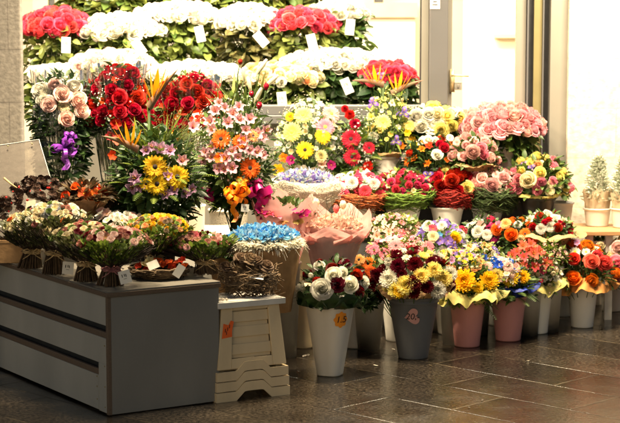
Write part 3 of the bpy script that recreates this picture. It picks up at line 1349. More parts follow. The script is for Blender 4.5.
# the door
t = thing('shop_door', 'glass shop door with pale metal stile and brass handle', 'door', (X(482, Yf), Yf, .0))
mb = MB()
mb.box(X(514.5, Yf), Yf, .0, X(524, Yf), Yf + .05, 2.9)
mb.build('door_stile', M_frame_lt, t, False)
mb = MB()
mb.box(X(446.4, Yf), Yf + .002, .0, X(514.4, Yf), Yf + .045, 1.03)
bevel(mb.build('door_kick_panel', plain('brown_door_panel', (.30, .23, .18), .5, .1), t, False), .003)
mb = MB()
mb.box(X(446.4, Yf), Yf + .004, 1.031, X(451, Yf), Yf + .04, 2.9)
mb.build('door_stile', M_frame_lt, t, False)
mb = MB()
mb.box(X(451, Yf), Yf + .02, 1.031, X(514.4, Yf), Yf + .026, 2.9)
mb.build('door_glass', cello_mat('clear_glass', (.97, .97, .95), .05), t, False)
mb = MB()
h = at(452, 75, Yf)
mb.tube([(h.x, Yf - .0, h.z), (h.x, Yf - .045, h.z), (h.x + .02, Yf - .05, h.z), (h.x + .085, Yf - .05, h.z - .004)], .006, .005, 8)
mb.box(h.x - .012, Yf - .006, h.z - .09, h.x + .014, Yf + .003, h.z + .03)
mb.build('door_handle', plain('brass', (.70, .58, .32), .35, .05, metal=.6), t)
mb = MB()
l_ = at(458, 86, Yf)
mb.box(l_.x - .02, Yf - .012, l_.z - .02, l_.x + .02, Yf + .018, l_.z + .02)
mb.box(l_.x - .005, Yf - .02, l_.z - .008, l_.x + .005, Yf - .0121, l_.z + .008)
bevel(mb.build('door_lock', M_frame_lt, t, False), .002)
mb = MB()
mb.box(X(524.3, Yf), Yf + .03, 0, X(566.8, Yf), Yf + .2, 2.9)
mb.box(X(532, Yf), Yf + .0, 0, X(540, Yf), Yf + .029, 2.9, 1)
mb.box(X(540.3, Yf), Yf - .02, 0, X(541.6, Yf), Yf + .029, 2.9, 2)
mb.box(X(547.5, Yf), Yf - .05, 0, X(566.8, Yf), Yf + .029, 2.9, 3)
mb.box(X(524.8, Yf), Yf - .03, 0, X(526.2, Yf), Yf + .029, 2.9, 2)
o = mb.build('door_frame', [M_dark_gap, M_brass, M_frame, M_frame_lt], None, False)
tag(o, 'tall grey and black metal frame on the right side of the shop door', 'door frame')

# shelves
def shelf(name, label, x0, x1, y0, y1, z, th, mat, fascia=None, legs=True):
    t = thing(name, label, 'shelf', ((x0 + x1) / 2, (y0 + y1) / 2, 0))
    mb = MB()
    mb.box(x0, y0, z - th, x1, y1, z)
    bevel(mb.build('shelf_board', mat, t, False), .003)
    if fascia:
        mb = MB()
        mb.box(x0 + .01, y0 + .02, z - th - .10, x1 - .01, y0 + .035, z - th - .001)
        mb.build('fascia', fascia, t, False)
    if legs:
        k = max(2, int((x1 - x0) / .8) + 1)
        for i in range(k):
            for yy in (y0 + .05, y1 - .05):
                mb = MB()
                xx = x0 + .04 + (x1 - x0 - .08) * i / (k - 1)
                mb.box(xx - .02, yy - .015, 0, xx + .02, yy + .015, z - th - .001)
                mb.build('leg', M_stagedark, t, False)
    return t


shelf('display_shelf', 'lower display shelf carrying the white buckets with twig nests', X(262, 9), X(562, 9), 8.88, 9.14, .455, .03, M_frame_lt, M_stagedark)
shelf('display_shelf', 'upper display shelf just below the shop window sill', X(262, 9.3), X(540, 9.3), 9.16, 9.41, .60, .03, M_frame_lt, M_stagedark)
shelf('display_bench', 'pale wooden bench behind the tall bouquets on the left', X(20, 8.5), X(268, 8.5), 8.25, 8.78, .50, .035, M_stagewood, M_white_plastic)
shelf('rose_staging', 'lowest step of the rose staging in the window', -1.44, X(418, 9.8), 9.64, 9.95, .80, .03, M_stagewood)
shelf('rose_staging', 'middle step of the rose staging with a pinkish plank edge', -1.44, X(345, 10.1), 9.98, 10.32, 1.21, .03, M_stagewood)
shelf('rose_staging', 'topmost step of the rose staging near the upper picture edge', -1.44, X(345, 10.5), 10.36, 10.75, 1.40, .03, M_stagewood)

# ================================================================== COUNTER BOX (left foreground)
E1 = Vector((math.cos(R(32.2)), math.sin(R(32.2)), 0))      # along the right-hand face
E2 = Vector((-E1.y, E1.x, 0))                               # along the long front face, away to the left
CO = atz(109, 416.5, 0)
ztop = at(109, 291.5, CO.y).z
LW = (atz(217, 401, 0) - CO).length
LL = 1.45
MC = Matrix(((E1.x, E2.x, 0, CO.x), (E1.y, E2.y, 0, CO.y), (0, 0, 1, 0), (0, 0, 0, 1)))
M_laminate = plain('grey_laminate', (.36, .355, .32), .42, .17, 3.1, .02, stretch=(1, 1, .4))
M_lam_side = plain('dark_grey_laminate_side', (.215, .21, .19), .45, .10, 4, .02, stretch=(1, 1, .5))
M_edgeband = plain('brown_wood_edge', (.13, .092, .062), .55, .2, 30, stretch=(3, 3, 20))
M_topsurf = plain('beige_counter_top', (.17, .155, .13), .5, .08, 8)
t = thing('display_counter', 'low grey counter with brown edges carrying dried bouquets', 'counter', CO)


def cpart(nm, boxes, mat, bv=.0015):
    mb = MB()
    for bx in boxes:
        mb.box(*bx, M=MC)
    o = mb.build(nm, mat, t, False)
    if bv:
        bevel(o, bv)
    return o


g1a, g1b = .317, .347    # slots in the front face: z of wood strip top / dark gap top
g2a, g2b = .165, .195
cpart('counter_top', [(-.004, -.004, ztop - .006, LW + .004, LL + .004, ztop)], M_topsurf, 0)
cpart('top_edge', [(-.006, -.006, ztop - .024, LW + .006, LL + .006, ztop - .0065)], M_edgeband)
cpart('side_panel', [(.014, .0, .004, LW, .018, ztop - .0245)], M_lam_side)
cpart('corner_edge', [(-.001, -.001, .003, .0135, .0175, ztop - .0245)], M_edgeband)
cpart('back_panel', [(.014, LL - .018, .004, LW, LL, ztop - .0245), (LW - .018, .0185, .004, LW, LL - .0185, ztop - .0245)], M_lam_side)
cpart('inner_body', [(.03, .0185, .01, .045, LL - .0185, ztop - .0245)], M_dark_gap, 0)
cpart('upper_panel', [(.0, .018, .349, .012, LL - .01, ztop - .025)], M_laminate)
cpart('middle_panel', [(.0, .018, g2b + .002, .012, LL - .01, g1a - .018)], M_laminate)
cpart('middle_panel_edge', [(.001, .018, g1a - .0175, .014, LL - .01, g1a + .006)], M_edgeband)
cpart('lower_panel', [(.0, .09, .01, .012, LL - .01, g2a - .018)], M_laminate)
cpart('lower_panel_edge', [(.001, .09, g2a - .0175, .014, LL - .01, g2a + .006)], M_edgeband)
cpart('corner_board', [(-.0005, .018, .008, .0125, .086, g2b + .0018)], M_laminate)
for (yy, zz) in [(.03, .03), (.03, .11), (.03, .19), (.03, .27), (.10, .05), (.10, .10), (.10, .14)]:
    mb = MB()
    mb.ball(MC @ Vector((-.001, yy, zz)), .0032, 0, 0, 6)
    mb.build('screw', M_brass, t)


def onC(px, py, dz=0.0):
    """point of the counter top under a picture point"""
    p = atz(px, py, ztop)
    p.z += dz
    return p


# ================================================================== STOOL STACK
S0 = atz(217.3, 403.0, 0)
S1 = atz(288.5, 394.5, 0)
SE1 = (S1 - S0).normalized()
SE2 = Vector((-SE1.y, SE1.x, 0))
SW = (S1 - S0).length
SD = .24
zs = at(219, 304.0, S0.y).z
for k in range(3):
    lab = ['bottom step stool of the cream plastic stack', 'middle step stool of the cream plastic stack',
           'top stool of the cream stack with an orange sticker on its leg'][k]
    off = .041 * k
    ht = zs - .082                                  # height of one stool
    MS = Matrix(((SE1.x, SE2.x, 0, S0.x), (SE1.y, SE2.y, 0, S0.y), (0, 0, 1, off), (0, 0, 0, 1)))
    t = thing('step_stool', lab, 'stool', MS @ Vector((SW / 2, SD / 2, 0)), 'stacked step stools')
    inx = .022
    # flange: arched band around the foot
    mb = MB()
    xs = [0, .27, .38, .42, .60, .64, .75, 1.0]
    zsx = [0, 0, .034, .036, .036, .034, 0, 0]
    bh = .037
    oz = .006 - .003 * k

    def band(mb, a, b_, nrm, L, dp=.010):
        # a->b_ direction band with arch
        vs_, fs = [], []
        for (x, z) in zip(xs, zsx):
            for dn in (0, dp):
                for zz in (z, z + bh):
                    p = Vector(a) + (Vector(b_) - Vector(a)) * x + Vector(nrm) * dn
                    p.z = zz
                    p.x += (p.x - SW / 2) * oz * 5
                    p.y += (p.y - SD / 2) * oz * 5
                    vs_.append(p)
        for i in range(len(xs) - 1):
            q, r = i * 4, i * 4 + 4
            fs += [(q, r, r + 1, q + 1), (q + 2, q + 3, r + 3, r + 2), (q + 1, r + 1, r + 3, q + 3), (q, q + 2, r + 2, r)]
        n = (len(xs) - 1) * 4
        fs += [(0, 1, 3, 2), (n, n + 2, n + 3, n + 1)]
        mb.add(vs_, fs, 0, 0, MS)
    band(mb, (0, 0, 0), (SW, 0, 0), (0, 1, 0), SW)
    band(mb, (0, SD - .010, 0), (SW, SD - .010, 0), (0, 1, 0), SW)
    band(mb, (0, .0102, 0), (0, SD - .0102, 0), (1, 0, 0), SD)
    band(mb, (SW - .010, .0102, 0), (SW - .010, SD - .0102, 0), (1, 0, 0), SD)
    mb.build('foot_band', M_cream_plastic, t, False)
    # tapered walls with a recessed panel between the corner legs
    zt_ = ht - .020
    lw = .060

    def wall(name, a0, a1, b0, b1, lwv, recess, ribs):
        """a0,a1 lower corners; b0,b1 upper corners"""
        mb = MB()
        a0, a1, b0, b1 = map(Vector, (a0, a1, b0, b1))
        inn = ((a1 - a0).cross(b0 - a0)).normalized() * -1     # inward normal
        L = (a1 - a0).length
        f = lwv / L

        def P(u, v, d):
            return (a0.lerp(a1, u)).lerp(b0.lerp(b1, u), v) + inn * d

        def slab(u0, u1, v0, v1, d0, d1, uu0=None, uu1=None):
            uu0 = u0 if uu0 is None else uu0
            uu1 = u1 if uu1 is None else uu1
            vs_ = [P(u0, v0, d0), P(u1, v0, d0), P(uu1, v1, d0), P(uu0, v1, d0), P(u0, v0, d1), P(u1, v0, d1), P(uu1, v1, d1), P(uu0, v1, d1)]
            mb.add(vs_, [(0, 1, 2, 3), (7, 6, 5, 4), (0, 4, 5, 1), (1, 5, 6, 2), (2, 6, 7, 3), (3, 7, 4, 0)], 0, 0, MS)
        slab(0, f, 0, 1, 0, .012)
        slab(1 - f, 1, 0, 1, 0, .012)
        slab(f + .001, 1 - f - .001, .93, 1, 0, .012)
        slab(f + .001, 1 - f - .001, 0, .16, .001, .012)
        if recess:
            slab(f + .001, 1 - f - .001, .161, .929, .016, .020)
            for r_ in ribs:
                slab(f + .001, 1 - f - .001, r_, r_ + .17, .008, .0155)
        o = mb.build(name, M_cream_plastic, t, False)
        bevel(o, .002)
    z0 = .046
    A = [(inx * .3, .004, z0), (SW - inx * .3, .004, z0), (SW - inx * .3, SD - .004, z0), (inx * .3, SD - .004, z0)]
    B = [(inx + .010, .022, zt_), (SW - inx - .010, .022, zt_), (SW - inx - .010, SD - .022, zt_), (inx + .010, SD - .022, zt_)]
    if k == 2:
        wall('front_wall', A[0], A[1], B[0], B[1], lw, True, (.22, .50, .74))
        wall('back_wall', A[2], A[3], B[2], B[3], lw, True, ())
        wall('side_wall', A[3], A[0], B[3], B[0], lw * .8, True, ())
        wall('side_wall', A[1], A[2], B[1], B[2], lw * .8, True, ())
        mb = MB()
        mb.box(.010, .008, ht - .024, SW - .008, SD - .004, ht, M=MS)
        mb.box(.020, .016, ht + .0005, SW - .018, SD - .012, ht + .003, M=MS)
        bevel(mb.build('seat', M_white_plastic, t, False), .004)
        # sticker
        mb = MB()
        a, b_ = Vector(A[0]), Vector(B[0])
        vs_ = []
        for (x, v) in [(.008, .50), (.054, .52), (.052, .61), (.058, .76), (.044, .78), (.034, .71), (.012, .74)]:
            p = a.lerp(b_, v) + Vector((x, -.0012, 0))
            vs_.append(p)
        mb.add(vs_, [tuple(range(7))], 0, 0, MS)
        for (x, v) in [(.020, .60), (.030, .62), (.026, .56), (.038, .66)]:
            p = a.lerp(b_, v) + Vector((x, -.0022, 0))
            mb.add([p, p + Vector((.003, 0, 0)), p + Vector((.004, 0, .014)), p + Vector((.001, 0, .014))], [(0, 1, 2, 3)], 1, 0, MS)
        mb.build('orange_sticker', [plain('sticker_orange', (.85, .14, .02), .5, .08), M_ink], t, False)
    else:
        # the nested ones: only foot band, the top hides inside the next stool
        mb = MB()
        mb.box(.028, .030, ht - .10 - .0, SW - .028, SD - .030, ht - .094, M=MS)
        mb.build('seat', M_cream_plastic, t, False)
        mb = MB()
        for (x, y) in ((.022, .024), (SW - .045, .024), (.022, SD - .045), (SW - .045, SD - .045)):
            mb = MB()
            mb.box(x, y, .04, x + .022, y + .02, ht - .1005, M=MS)
            mb.build('leg', M_cream_plastic, t, False)
STOOL = lambda px, py: atz(px, py, zs)

# ================================================================== CUT ROSE RACK
def rose_bunch(box, Y, col, fol_to, label, tags=(), lc='rose', seed=1, size=.034, zbot=None, nleaf=430, cat='rose bunch', kind='rose', mixc=None, lsz=.062):
    x0, x1, yt, yb = box
    rg = random.Random(seed)
    zb = zbot
    Rx = (x1 - x0) / 2 * Y / F
    mixl = mixc or [(kind, col, size, 1)]
    c = at((x0 + x1) / 2, yb, Y)
    t, C_, Rr, H = bouquet('rose_bunch', label, cat, box, Y, mix=mixl, cover=1.05, leaves=None, group='cut rose bunches on the window rack',
                           seed=seed, up=.45, face=.75, depth=min(1.0, .16 / Rx), base=Vector((c.x, Y, zb + .02)), zmin=-.15, flat=.42)
    zl = at((x0 + x1) / 2, fol_to, Y).z
    mb = MB()
    for i in range(nleaf):
        a = rg.uniform(0, 6.28)
        k = rg.uniform(.35, 1.0)
        zz = rg.uniform(zl, C_.z + .01)
        p = Vector((C_.x + math.cos(a) * Rx * k, Y + math.sin(a) * Rx * min(1, .15 / Rx) * k, zz))
        d = Vector((math.cos(a) * .8, math.sin(a) * .8 - .3, rg.uniform(-.5, .6))) + rdir(rg) * .5
        L = lsz * rg.uniform(.6, 1.3)
        leaf(mb, place(p, orient(d, rg)), L, L * .32, rg.uniform(0, .8), rg.uniform(.1, .5), rg.random())
    mb.build('leaves', LM(lc), t)
    for (px, py, ro) in tags:
        p = at(px, py, Y - min(Rx, .16) - .05)
        price_tag(t, p, 0, .15, ro, .050, .088)
    # squat vase
    h_ = max(.08, min(.26, zl - zb + .02))
    if h_ > .10:
        mb = MB()
        r_ = min(.10, Rx * .6)
        mb.lathe([(.001, .003), (r_ * .8, .003), (r_, h_), (r_ + .004, h_), (r_ + .004, h_ + .004), (r_ - .004, h_), (r_ * .8 - .004, .01), (.001, .01)], 28)
        o = mb.build('rose_vase', M_black_plastic, None)
        o.location = (C_.x, Y, zb + .001)
        tag(o, 'black vase under the ' + label.split(' rose')[0] + ' roses in the window', 'vase', 'vases on the rose staging')
    return t


Z1, Z2, Z3 = .80, 1.21, 1.40
# top step (only foliage and a few heads reach into the picture)
rose_bunch((62, 150, -14, -2), 10.52, 'white', 22, 'pale yellow-green rose bunch at the top left of the rack with mostly leaves in view', lc='light', seed=11, zbot=Z3, nleaf=520, lsz=.085)
rose_bunch((150, 232, -12, -4), 10.55, 'coral', 20, 'leafy rose bunch at the top of the rack above the white and pink roses', lc='light', seed=12, zbot=Z3, nleaf=520, lsz=.08)
rose_bunch((236, 296, -12, -2), 10.52, 'white', 24, 'leafy rose bunch at the top of the rack above the left white roses', lc='light', seed=13, zbot=Z3, nleaf=380, lsz=.075)
rose_bunch((292, 350, -16, -2), 10.56, 'cream', 22, 'leafy rose bunch at the top right corner of the rack', lc='rose', seed=14, zbot=Z3, nleaf=330, lsz=.07)
# middle step
rose_bunch((25, 91, 12, 42), 10.12, 'coral', 76, 'coral red rose bunch next to the stone pillar with a white tag', [(66, 45, .05)], seed=15, zbot=Z2 - .12, size=.037)
rose_bunch((82, 163, 18, 43), 10.10, 'white', 72, 'white rose bunch tinged yellow beside the left coral roses', [(139, 47, -.6)], seed=16, zbot=Z2 - .12, size=.037, lc='light')
rose_bunch((137, 218, 6, 28), 10.22, 'blush', 70, 'pinkish white rose bunch in the middle of the rack with an upright tag', [(200, 34, -.2)], seed=17, zbot=Z2, size=.036, lc='light', nleaf=620, mixc=[('rose', 'white', .036, .75), ('rose', 'blush', .036, .25)])
rose_bunch((216, 280, 9, 33), 10.16, 'white', 70, 'pure white rose bunch left of the right-hand coral roses', [(261, 39, -.7)], seed=18, zbot=Z2, size=.036, lc='olive', nleaf=520)
rose_bunch((273, 336, 12, 36), 10.08, 'coral', 62, 'coral red rose bunch on the right half of the rack with a white tag', [(312, 42, -.25)], seed=19, zbot=Z2, size=.037, nleaf=420)
rose_bunch((312, 366, 4, 25), 10.22, 'white', 52, 'white rose bunch at the right end of the middle rack step', [(350, 27, .1)], seed=20, zbot=Z2, size=.035, lc='mid', nleaf=420)
# lower step
rose_bunch((26, 92, 69, 84), 9.80, 'white', 112, 'low white rose bunch behind the cellophane pale roses', seed=21, zbot=Z1, size=.032, lc='light')
rose_bunch((72, 152, 54, 76), 9.84, 'blush', 108, 'pale peach rose bunch behind the cellophane red roses', seed=22, zbot=Z1, size=.032, mixc=[('rose', 'blush', .032, .5), ('rose', 'white', .032, .5)])
rose_bunch((148, 244, 66, 86), 9.82, 'white', 112, 'white rose bunch along the plank behind the third red bouquet', seed=23, zbot=Z1, size=.032)
rose_bunch((240, 320, 66, 90), 9.80, 'cream', 116, 'creamy peach rose bunch above the yellow gerbera bouquet', [(282, 100, -.1)], seed=24, zbot=Z1, size=.032, mixc=[('rose', 'cream', .032, .5), ('rose', 'peach', .032, .3), ('rose', 'white', .032, .2)])
rose_bunch((282, 382, 52, 78), 9.92, 'white', 104, 'wide white rose bunch left of the low coral roses', [(347, 86, -.4)], seed=25, zbot=Z1, size=.034, lc='dark', nleaf=620)
rose_bunch((360, 413, 66, 86), 9.80, 'coral', 106, 'small coral pink rose bunch at the right end of the sill', seed=26, zbot=Z1, size=.033, lc='dark', nleaf=380)

# ================================================================== BUCKETS ON THE FLOOR
B = {}


def bk(key, *a, **k):
    B[key] = bucket(*a, **k)
    return B[key]


bk('red', 330, 377, 26, 303, 51, M_white_plastic, 'white bucket with an orange flower-shaped price sticker', square=True)
bk('mum', 413, 360, 30, 299, 52, M_grey_plastic, 'dark grey bucket with a pink heart price sticker', grooves=True)
bk('w1', 355, 349, 22, 296, 36, M_white_plastic, 'white bucket half hidden behind the red and white rose bucket', rim=False)
bk('w2', 396, 342, 20, 294, 32, M_white_plastic, 'narrow white bucket just left of the dark grey bucket', rim=False)
bk('cr', 303, 349, 20, 288, 34, M_cream_plastic, 'cream bucket beside the stool carrying the blue kraft cone', rim=False)
bk('cr2', 311, 338, 18, 284, 30, M_white_plastic, 'white bucket behind the orange-stickered one, under the pink paper cone', rim=False)
bk('w3', 448, 335, 20, 296, 30, M_white_plastic, 'short white bucket between the dark grey and left pink bucket', rim=False)
bk('p1', 467, 348, 25, 303, 36, M_pink_plastic, 'pink bucket under the yellow paper collar')
bk('p2', 508, 342, 25, 298, 36, M_pink_plastic, 'pink bucket under the blue paper collar')
bk('w4', 537, 334.5, 21, 291, 30, M_white_plastic, 'white bucket right of the blue-collared pink bucket')
bk('w5', 562, 317, 19, 284, 28, M_white_plastic, 'white bucket in shade behind the orange rose bouquet')
bk('w6', 582, 328.5, 22, 284, 31, M_white_plastic, 'tall white bucket under the orange and white bouquet')
bk('w7', 612, 312, 20, 272, 29, M_white_plastic, 'white bucket at the right picture edge standing on lit paving')
bk('w8', 497, 326, 20, 282, 30, M_white_plastic, 'white bucket between the two coloured collars, far back', rim=False)
bk('p3', 637, 322, 24, 268, 36, M_pink_plastic, 'pink bucket cut off by the right picture edge')

# stickers with prices
FONTS = {}


def text_mesh(s, size, M, name, mat, parent, shear=0.0, depth=.0003):
    cu = bpy.data.curves.new(name, 'FONT')
    cu.body = s
    cu.size = size
    cu.align_x = 'CENTER'
    cu.align_y = 'CENTER'
    cu.shear = shear
    cu.extrude = depth
    o = bpy.data.objects.new('tmp', cu)
    COL.objects.link(o)
    dg = bpy.context.evaluated_depsgraph_get()
    me = bpy.data.meshes.new_from_object(o.evaluated_get(dg))
    bpy.data.objects.remove(o)
    me.transform(M)
    me.materials.clear()
    me.materials.append(mat)
    ob = bpy.data.objects.new(name, me)
    COL.objects.link(ob)
    ob.parent = parent
    return ob


def sticker(bkey, px, py, outline, mat, txt, size, name):
    o, c, rt, zt = B[bkey]
    # find where the ray meets the bucket's wall
    lo, hi = 6.5, c.y
    for i in range(40):
        md = (lo + hi) / 2
        p = at(px, py, md)
        v = max(0, min(1, p.z / zt))
        rb_ = {'red': 26, 'mum': 30}[bkey] / 2 * c.y / F
        rr = rb_ + (rt - rb_) * v
        a = math.atan2(p.y - c.y, p.x - c.x)
        if bkey == 'red':
            rr *= 1 + .11 * (abs(math.sin(2 * (a + .35))) ** 1.6 - .5)
        if math.hypot(p.x - c.x, p.y - c.y) > rr:
            lo = md
        else:
            hi = md
    p = at(px, py, lo)
    n_ = Vector((p.x - c.x, p.y - c.y, -.14 * rt)).normalized()
    xa = Vector((0, 0, 1)).cross(n_).normalized()
    za = n_.cross(xa)
    st = thing('price_sticker', {'red': 'orange flower-shaped sticker reading 1.5 on the white bucket', 'mum': 'pink heart sticker reading 20 on the dark grey bucket'}[bkey], 'sticker', p + n_ * .001)
    M = Matrix(((xa.x, za.x, n_.x, n_.x * .004), (xa.y, za.y, n_.y, n_.y * .004), (xa.z, za.z, n_.z, n_.z * .004), (0, 0, 0, 1)))
    mb = MB()
    vs_ = [(0, 0, 0)] + [(x, y, -abs(x) ** 2 * 6) for x, y in outline]
    n = len(outline)
    mb.add(vs_, [(0, 1 + i, 1 + (i + 1) % n) for i in range(n)], 0, 0, M)
    ob = mb.build('sticker_face', mat, None, False)
    ob.parent = st
    T = M @ Matrix.Translation((0, 0, .0009))
    text_mesh(txt, size, T, 'price_text', M_ink, st, .15)


def flower_outline(r):
    return [((r * (1 + .08 * math.cos(8 * a))) * math.cos(a), (r * 1.12 * (1 + .08 * math.cos(8 * a))) * math.sin(a)) for a in [i * 2 * math.pi / 70 for i in range(70)]]


def heart_outline(r):
    pts = []
    for i in range(60):
        a = i * 2 * math.pi / 60
        x = 16 * math.sin(a) ** 3
        y = 13 * math.cos(a) - 5 * math.cos(2 * a) - 2 * math.cos(3 * a) - math.cos(4 * a)
        x, y = x / 16 * r, y / 16 * r
        q = R(-78)
        pts.append((x * math.cos(q) - y * math.sin(q), x * math.sin(q) + y * math.cos(q)))
    return pts


sticker('red', 340.5, 319.5, flower_outline(.030), plain('sticker_flower_orange', (.86, .30, .02), .55, .04), '1.5', .040, 'a')
sticker('mum', 412.5, 316.5, heart_outline(.037), plain('sticker_heart_pink', (.58, .30, .27), .55, .04), '20,-', .040, 'b')

G = 'bouquets in floor buckets'


def inb(key, up_=.0):
    o, c, rt, zt = B[key]
    return Vector((c.x, c.y, max(.03, zt - .16)))


# F1 red and white roses with a big green leaf collar
c = B['red'][1]
t, C_, Rx, H = bouquet('rose_bouquet', 'red and white rose bouquet in a dark green leaf collar', 'bouquet', (300, 364, 262, 303), c.y,
    fixed=[('rose', 'white', .036, 322, 289), ('rose', 'white', .034, 350, 285), ('rose', 'white', .031, 334, 276), ('rose', 'white', .028, 342, 273), ('bud', 'white', .016, 311, 276),
           ('rose', 'dark_red', .034, 337, 284), ('rose', 'red', .028, 356, 276), ('rose', 'dark_red', .026, 333, 270), ('rose', 'red', .020, 317, 281)],
    mix=[('rose', 'dark_red', .028, .5), ('rose', 'white', .028, .5)], cover=.15,
    leaves=('dark', 150, .05), fern=('dark', 40, .09), seed=101, base=inb('red'), group=G)
mb = MB()
rg = random.Random(5)
for k in range(11):                                             # aspidistra leaves folded round the bunch
    a0 = k * .571 + .1

    def fn(u, v, a0=a0):
        an = a0 + (u - .5) * .95
        r = .100 + .050 * math.sin(v * 1.9) + .004 * math.sin(8 * u)
        return (C_.x + r * math.cos(an), C_.y + r * math.sin(an), C_.z - .065 + .072 * v * (1 - .75 * (2 * u - 1) ** 2))
    mb.grid(8, 5, fn, pt=.15 + .3 * (k % 3) / 2)
mb.build('leaf_collar', LM('dark'), t)

# F2 chrysanthemums
c = B['mum'][1]
t, C_, Rx, H = bouquet('chrysanthemum_bouquet', 'dark red, yellow and white chrysanthemum bouquet in the grey bucket', 'bouquet', (377, 452, 250, 298), c.y,
    fixed=[('mum', 'white', 0.046, 389, 279), ('mum', 'lemon', 0.049, 406, 285), ('mum', 'yellow', 0.032, 400, 291), ('mum', 'dark_red', 0.044, 414, 283), ('mum', 'lemon', 0.044, 421, 276), ('mum', 'dark_red', 0.034, 427, 287),
           ('mum', 'lemon', 0.044, 434, 270), ('mum', 'lemon', 0.041, 443, 279), ('mum', 'white', 0.037, 449, 274), ('mum', 'white', 0.041, 437, 290),
           ('mum', 'dark_red', 0.039, 398, 266), ('mum', 'dark_red', 0.039, 415, 265), ('mum', 'dark_red', 0.034, 377, 275), ('mum', 'dark_red', 0.029, 372, 284), ('mum', 'white', 0.027, 389, 262),
           ('mum', 'dark_red', 0.034, 414, 292), ('mum', 'dark_red', 0.027, 402, 274), ('mum', 'lemon', 0.032, 395, 290)],
    mix=[('mum', 'dark_red', .030, .5), ('mum', 'lemon', .032, .3), ('mum', 'white', .03, .2)], cover=.35,
    leaves=('mid', 160, .045), seed=102, base=inb('mum'), group=G)
collar(t, (C_.x, C_.y), .075, .165, B['mum'][3] - .012, B['mum'][3] + .040, M_kraft, random.Random(3), 7, .35)

# F3 yellow chrysanthemums with yellow tissue collar
c = B['p1'][1]
t, C_, Rx, H = bouquet('chrysanthemum_bouquet', 'yellow chrysanthemum bouquet wrapped in a crumpled yellow paper collar', 'bouquet', (440, 497, 266, 305), c.y,
    fixed=[('mum', 'yellow', .054, 464, 281), ('mum', 'yellow', .044, 489, 281), ('mum', 'yellow', .030, 478, 288), ('small', 'sky_blue', .018, 452, 279), ('mum', 'lemon', .030, 497, 275), ('small', 'sky_blue', .014, 457, 276)],
    leaves=('mid', 260, .05), fern=('mid', 50, .11), seed=103, base=inb('p1'), group=G, filler=[('lemon', 30, .006)])
collar(t, (C_.x, C_.y), .070, .165, B['p1'][3] - .025, B['p1'][3] + .055, M_yellow_paper, random.Random(4), 6, .45, droop=.35)

# F4 yellow with blue paper
c = B['p2'][1]
t, C_, Rx, H = bouquet('chrysanthemum_bouquet', 'yellow chrysanthemum and fern bouquet wrapped in dark blue paper', 'bouquet', (480, 534, 266, 300), c.y,
    fixed=[('mum', 'yellow', .046, 510, 278), ('mum', 'yellow', .038, 523, 277), ('mum', 'yellow', .026, 500, 276), ('small', 'blue', .022, 494, 272), ('small', 'blue', .018, 505, 271), ('small', 'blue', .016, 488, 272)],
    leaves=('mid', 200, .045), fern=('mid', 80, .11), seed=104, base=inb('p2'), group=G)
collar(t, (C_.x, C_.y), .070, .140, B['p2'][3] - .02, B['p2'][3] + .050, M_blue_paper, random.Random(8), 5, .3)

# F5 white-pink small roses in pale yellow paper
c = B['w4'][1]
t, C_, Rx, H = bouquet('mixed_bouquet', 'pink and cream freesia bouquet in pale yellow paper above the white bucket', 'bouquet', (508, 562, 254, 292), c.y,
    fixed=[('small', 'hot_pink', .022, 543, 271), ('bud', 'hot_pink', .018, 541, 281), ('bud', 'hot_pink', .018, 537, 266), ('bud', 'cream', .017, 553, 274), ('bud', 'cream', .016, 533, 277)],
    mix=[('small', 'white', .022, .4), ('bud', 'cream', .016, .3), ('small', 'pale_pink', .022, .2), ('bud', 'hot_pink', .016, .12)], cover=.6,
    leaves=('mid', 220, .045), seed=105, base=inb('w4'), group=G)
collar(t, (C_.x, C_.y), .06, .150, B['w4'][3] - .02, B['w4'][3] + .05, M_yellow_paper, random.Random(9), 5, .4, droop=.3)

# F6 orange roses with white daisies in orange kraft
c = B['w6'][1]
t, C_, Rx, H = bouquet('rose_bouquet', 'orange rose and white daisy bouquet in orange kraft paper', 'bouquet', (549, 613, 246, 290), c.y,
    fixed=[('rose', 'orange', .038, 557, 263), ('rose', 'orange', .030, 559, 258), ('rose', 'orange_red', .034, 574, 259), ('rose', 'salmon', .040, 592, 262), ('rose', 'salmon', .038, 604, 264), ('rose', 'salmon', .026, 597, 256),
           ('daisy', 'white', .026, 563, 253), ('daisy', 'white', .026, 575, 252), ('daisy', 'white', .026, 586, 252), ('daisy', 'white', .022, 595, 254), ('rose', 'orange_red', .020, 577, 248), ('mum', 'peach', .034, 557, 248), ('small', 'lilac', .02, 577, 243)],
    mix=[('rose', 'orange', .034, .5), ('daisy', 'white', .026, .5)], cover=.25,
    leaves=('mid', 330, .045), fern=('mid', 30, .09), seed=106, base=inb('w6'), group=G)
collar(t, (C_.x, C_.y), .062, .165, B['w6'][3] - .01, B['w6'][3] + .02, M_orange_paper, random.Random(14), 4, .35, droop=.45)

# right edge
c = B['p3'][1]
t, C_, Rx, H = bouquet('rose_bouquet', 'pink rose bouquet cut off by the right picture edge', 'bouquet', (602, 662, 240, 285), c.y,
    fixed=[('rose', 'pink', .042, 617, 264), ('rose', 'pale_pink', .034, 618, 248), ('rose', 'cream', .022, 601, 246), ('small', 'hot_pink', .018, 609, 282), ('bud', 'cream', .017, 606, 280)],
    mix=[('rose', 'pink', .034, .6), ('rose', 'cream', .03, .4)], cover=.45, leaves=('mid', 300, .045), seed=107, base=inb('p3'), group=G)
c = B['w7'][1]
bouquet('mixed_bouquet', 'green leafy bouquet with a few cream buds behind the orange roses', 'bouquet', (578, 622, 238, 278), c.y,
    mix=[('bud', 'cream', .014, .5), ('small', 'pale_pink', .02, .5)], cover=.18, leaves=('mid', 420, .045), fern=('olive', 40, .09), seed=108, base=inb('w7'), group=G)

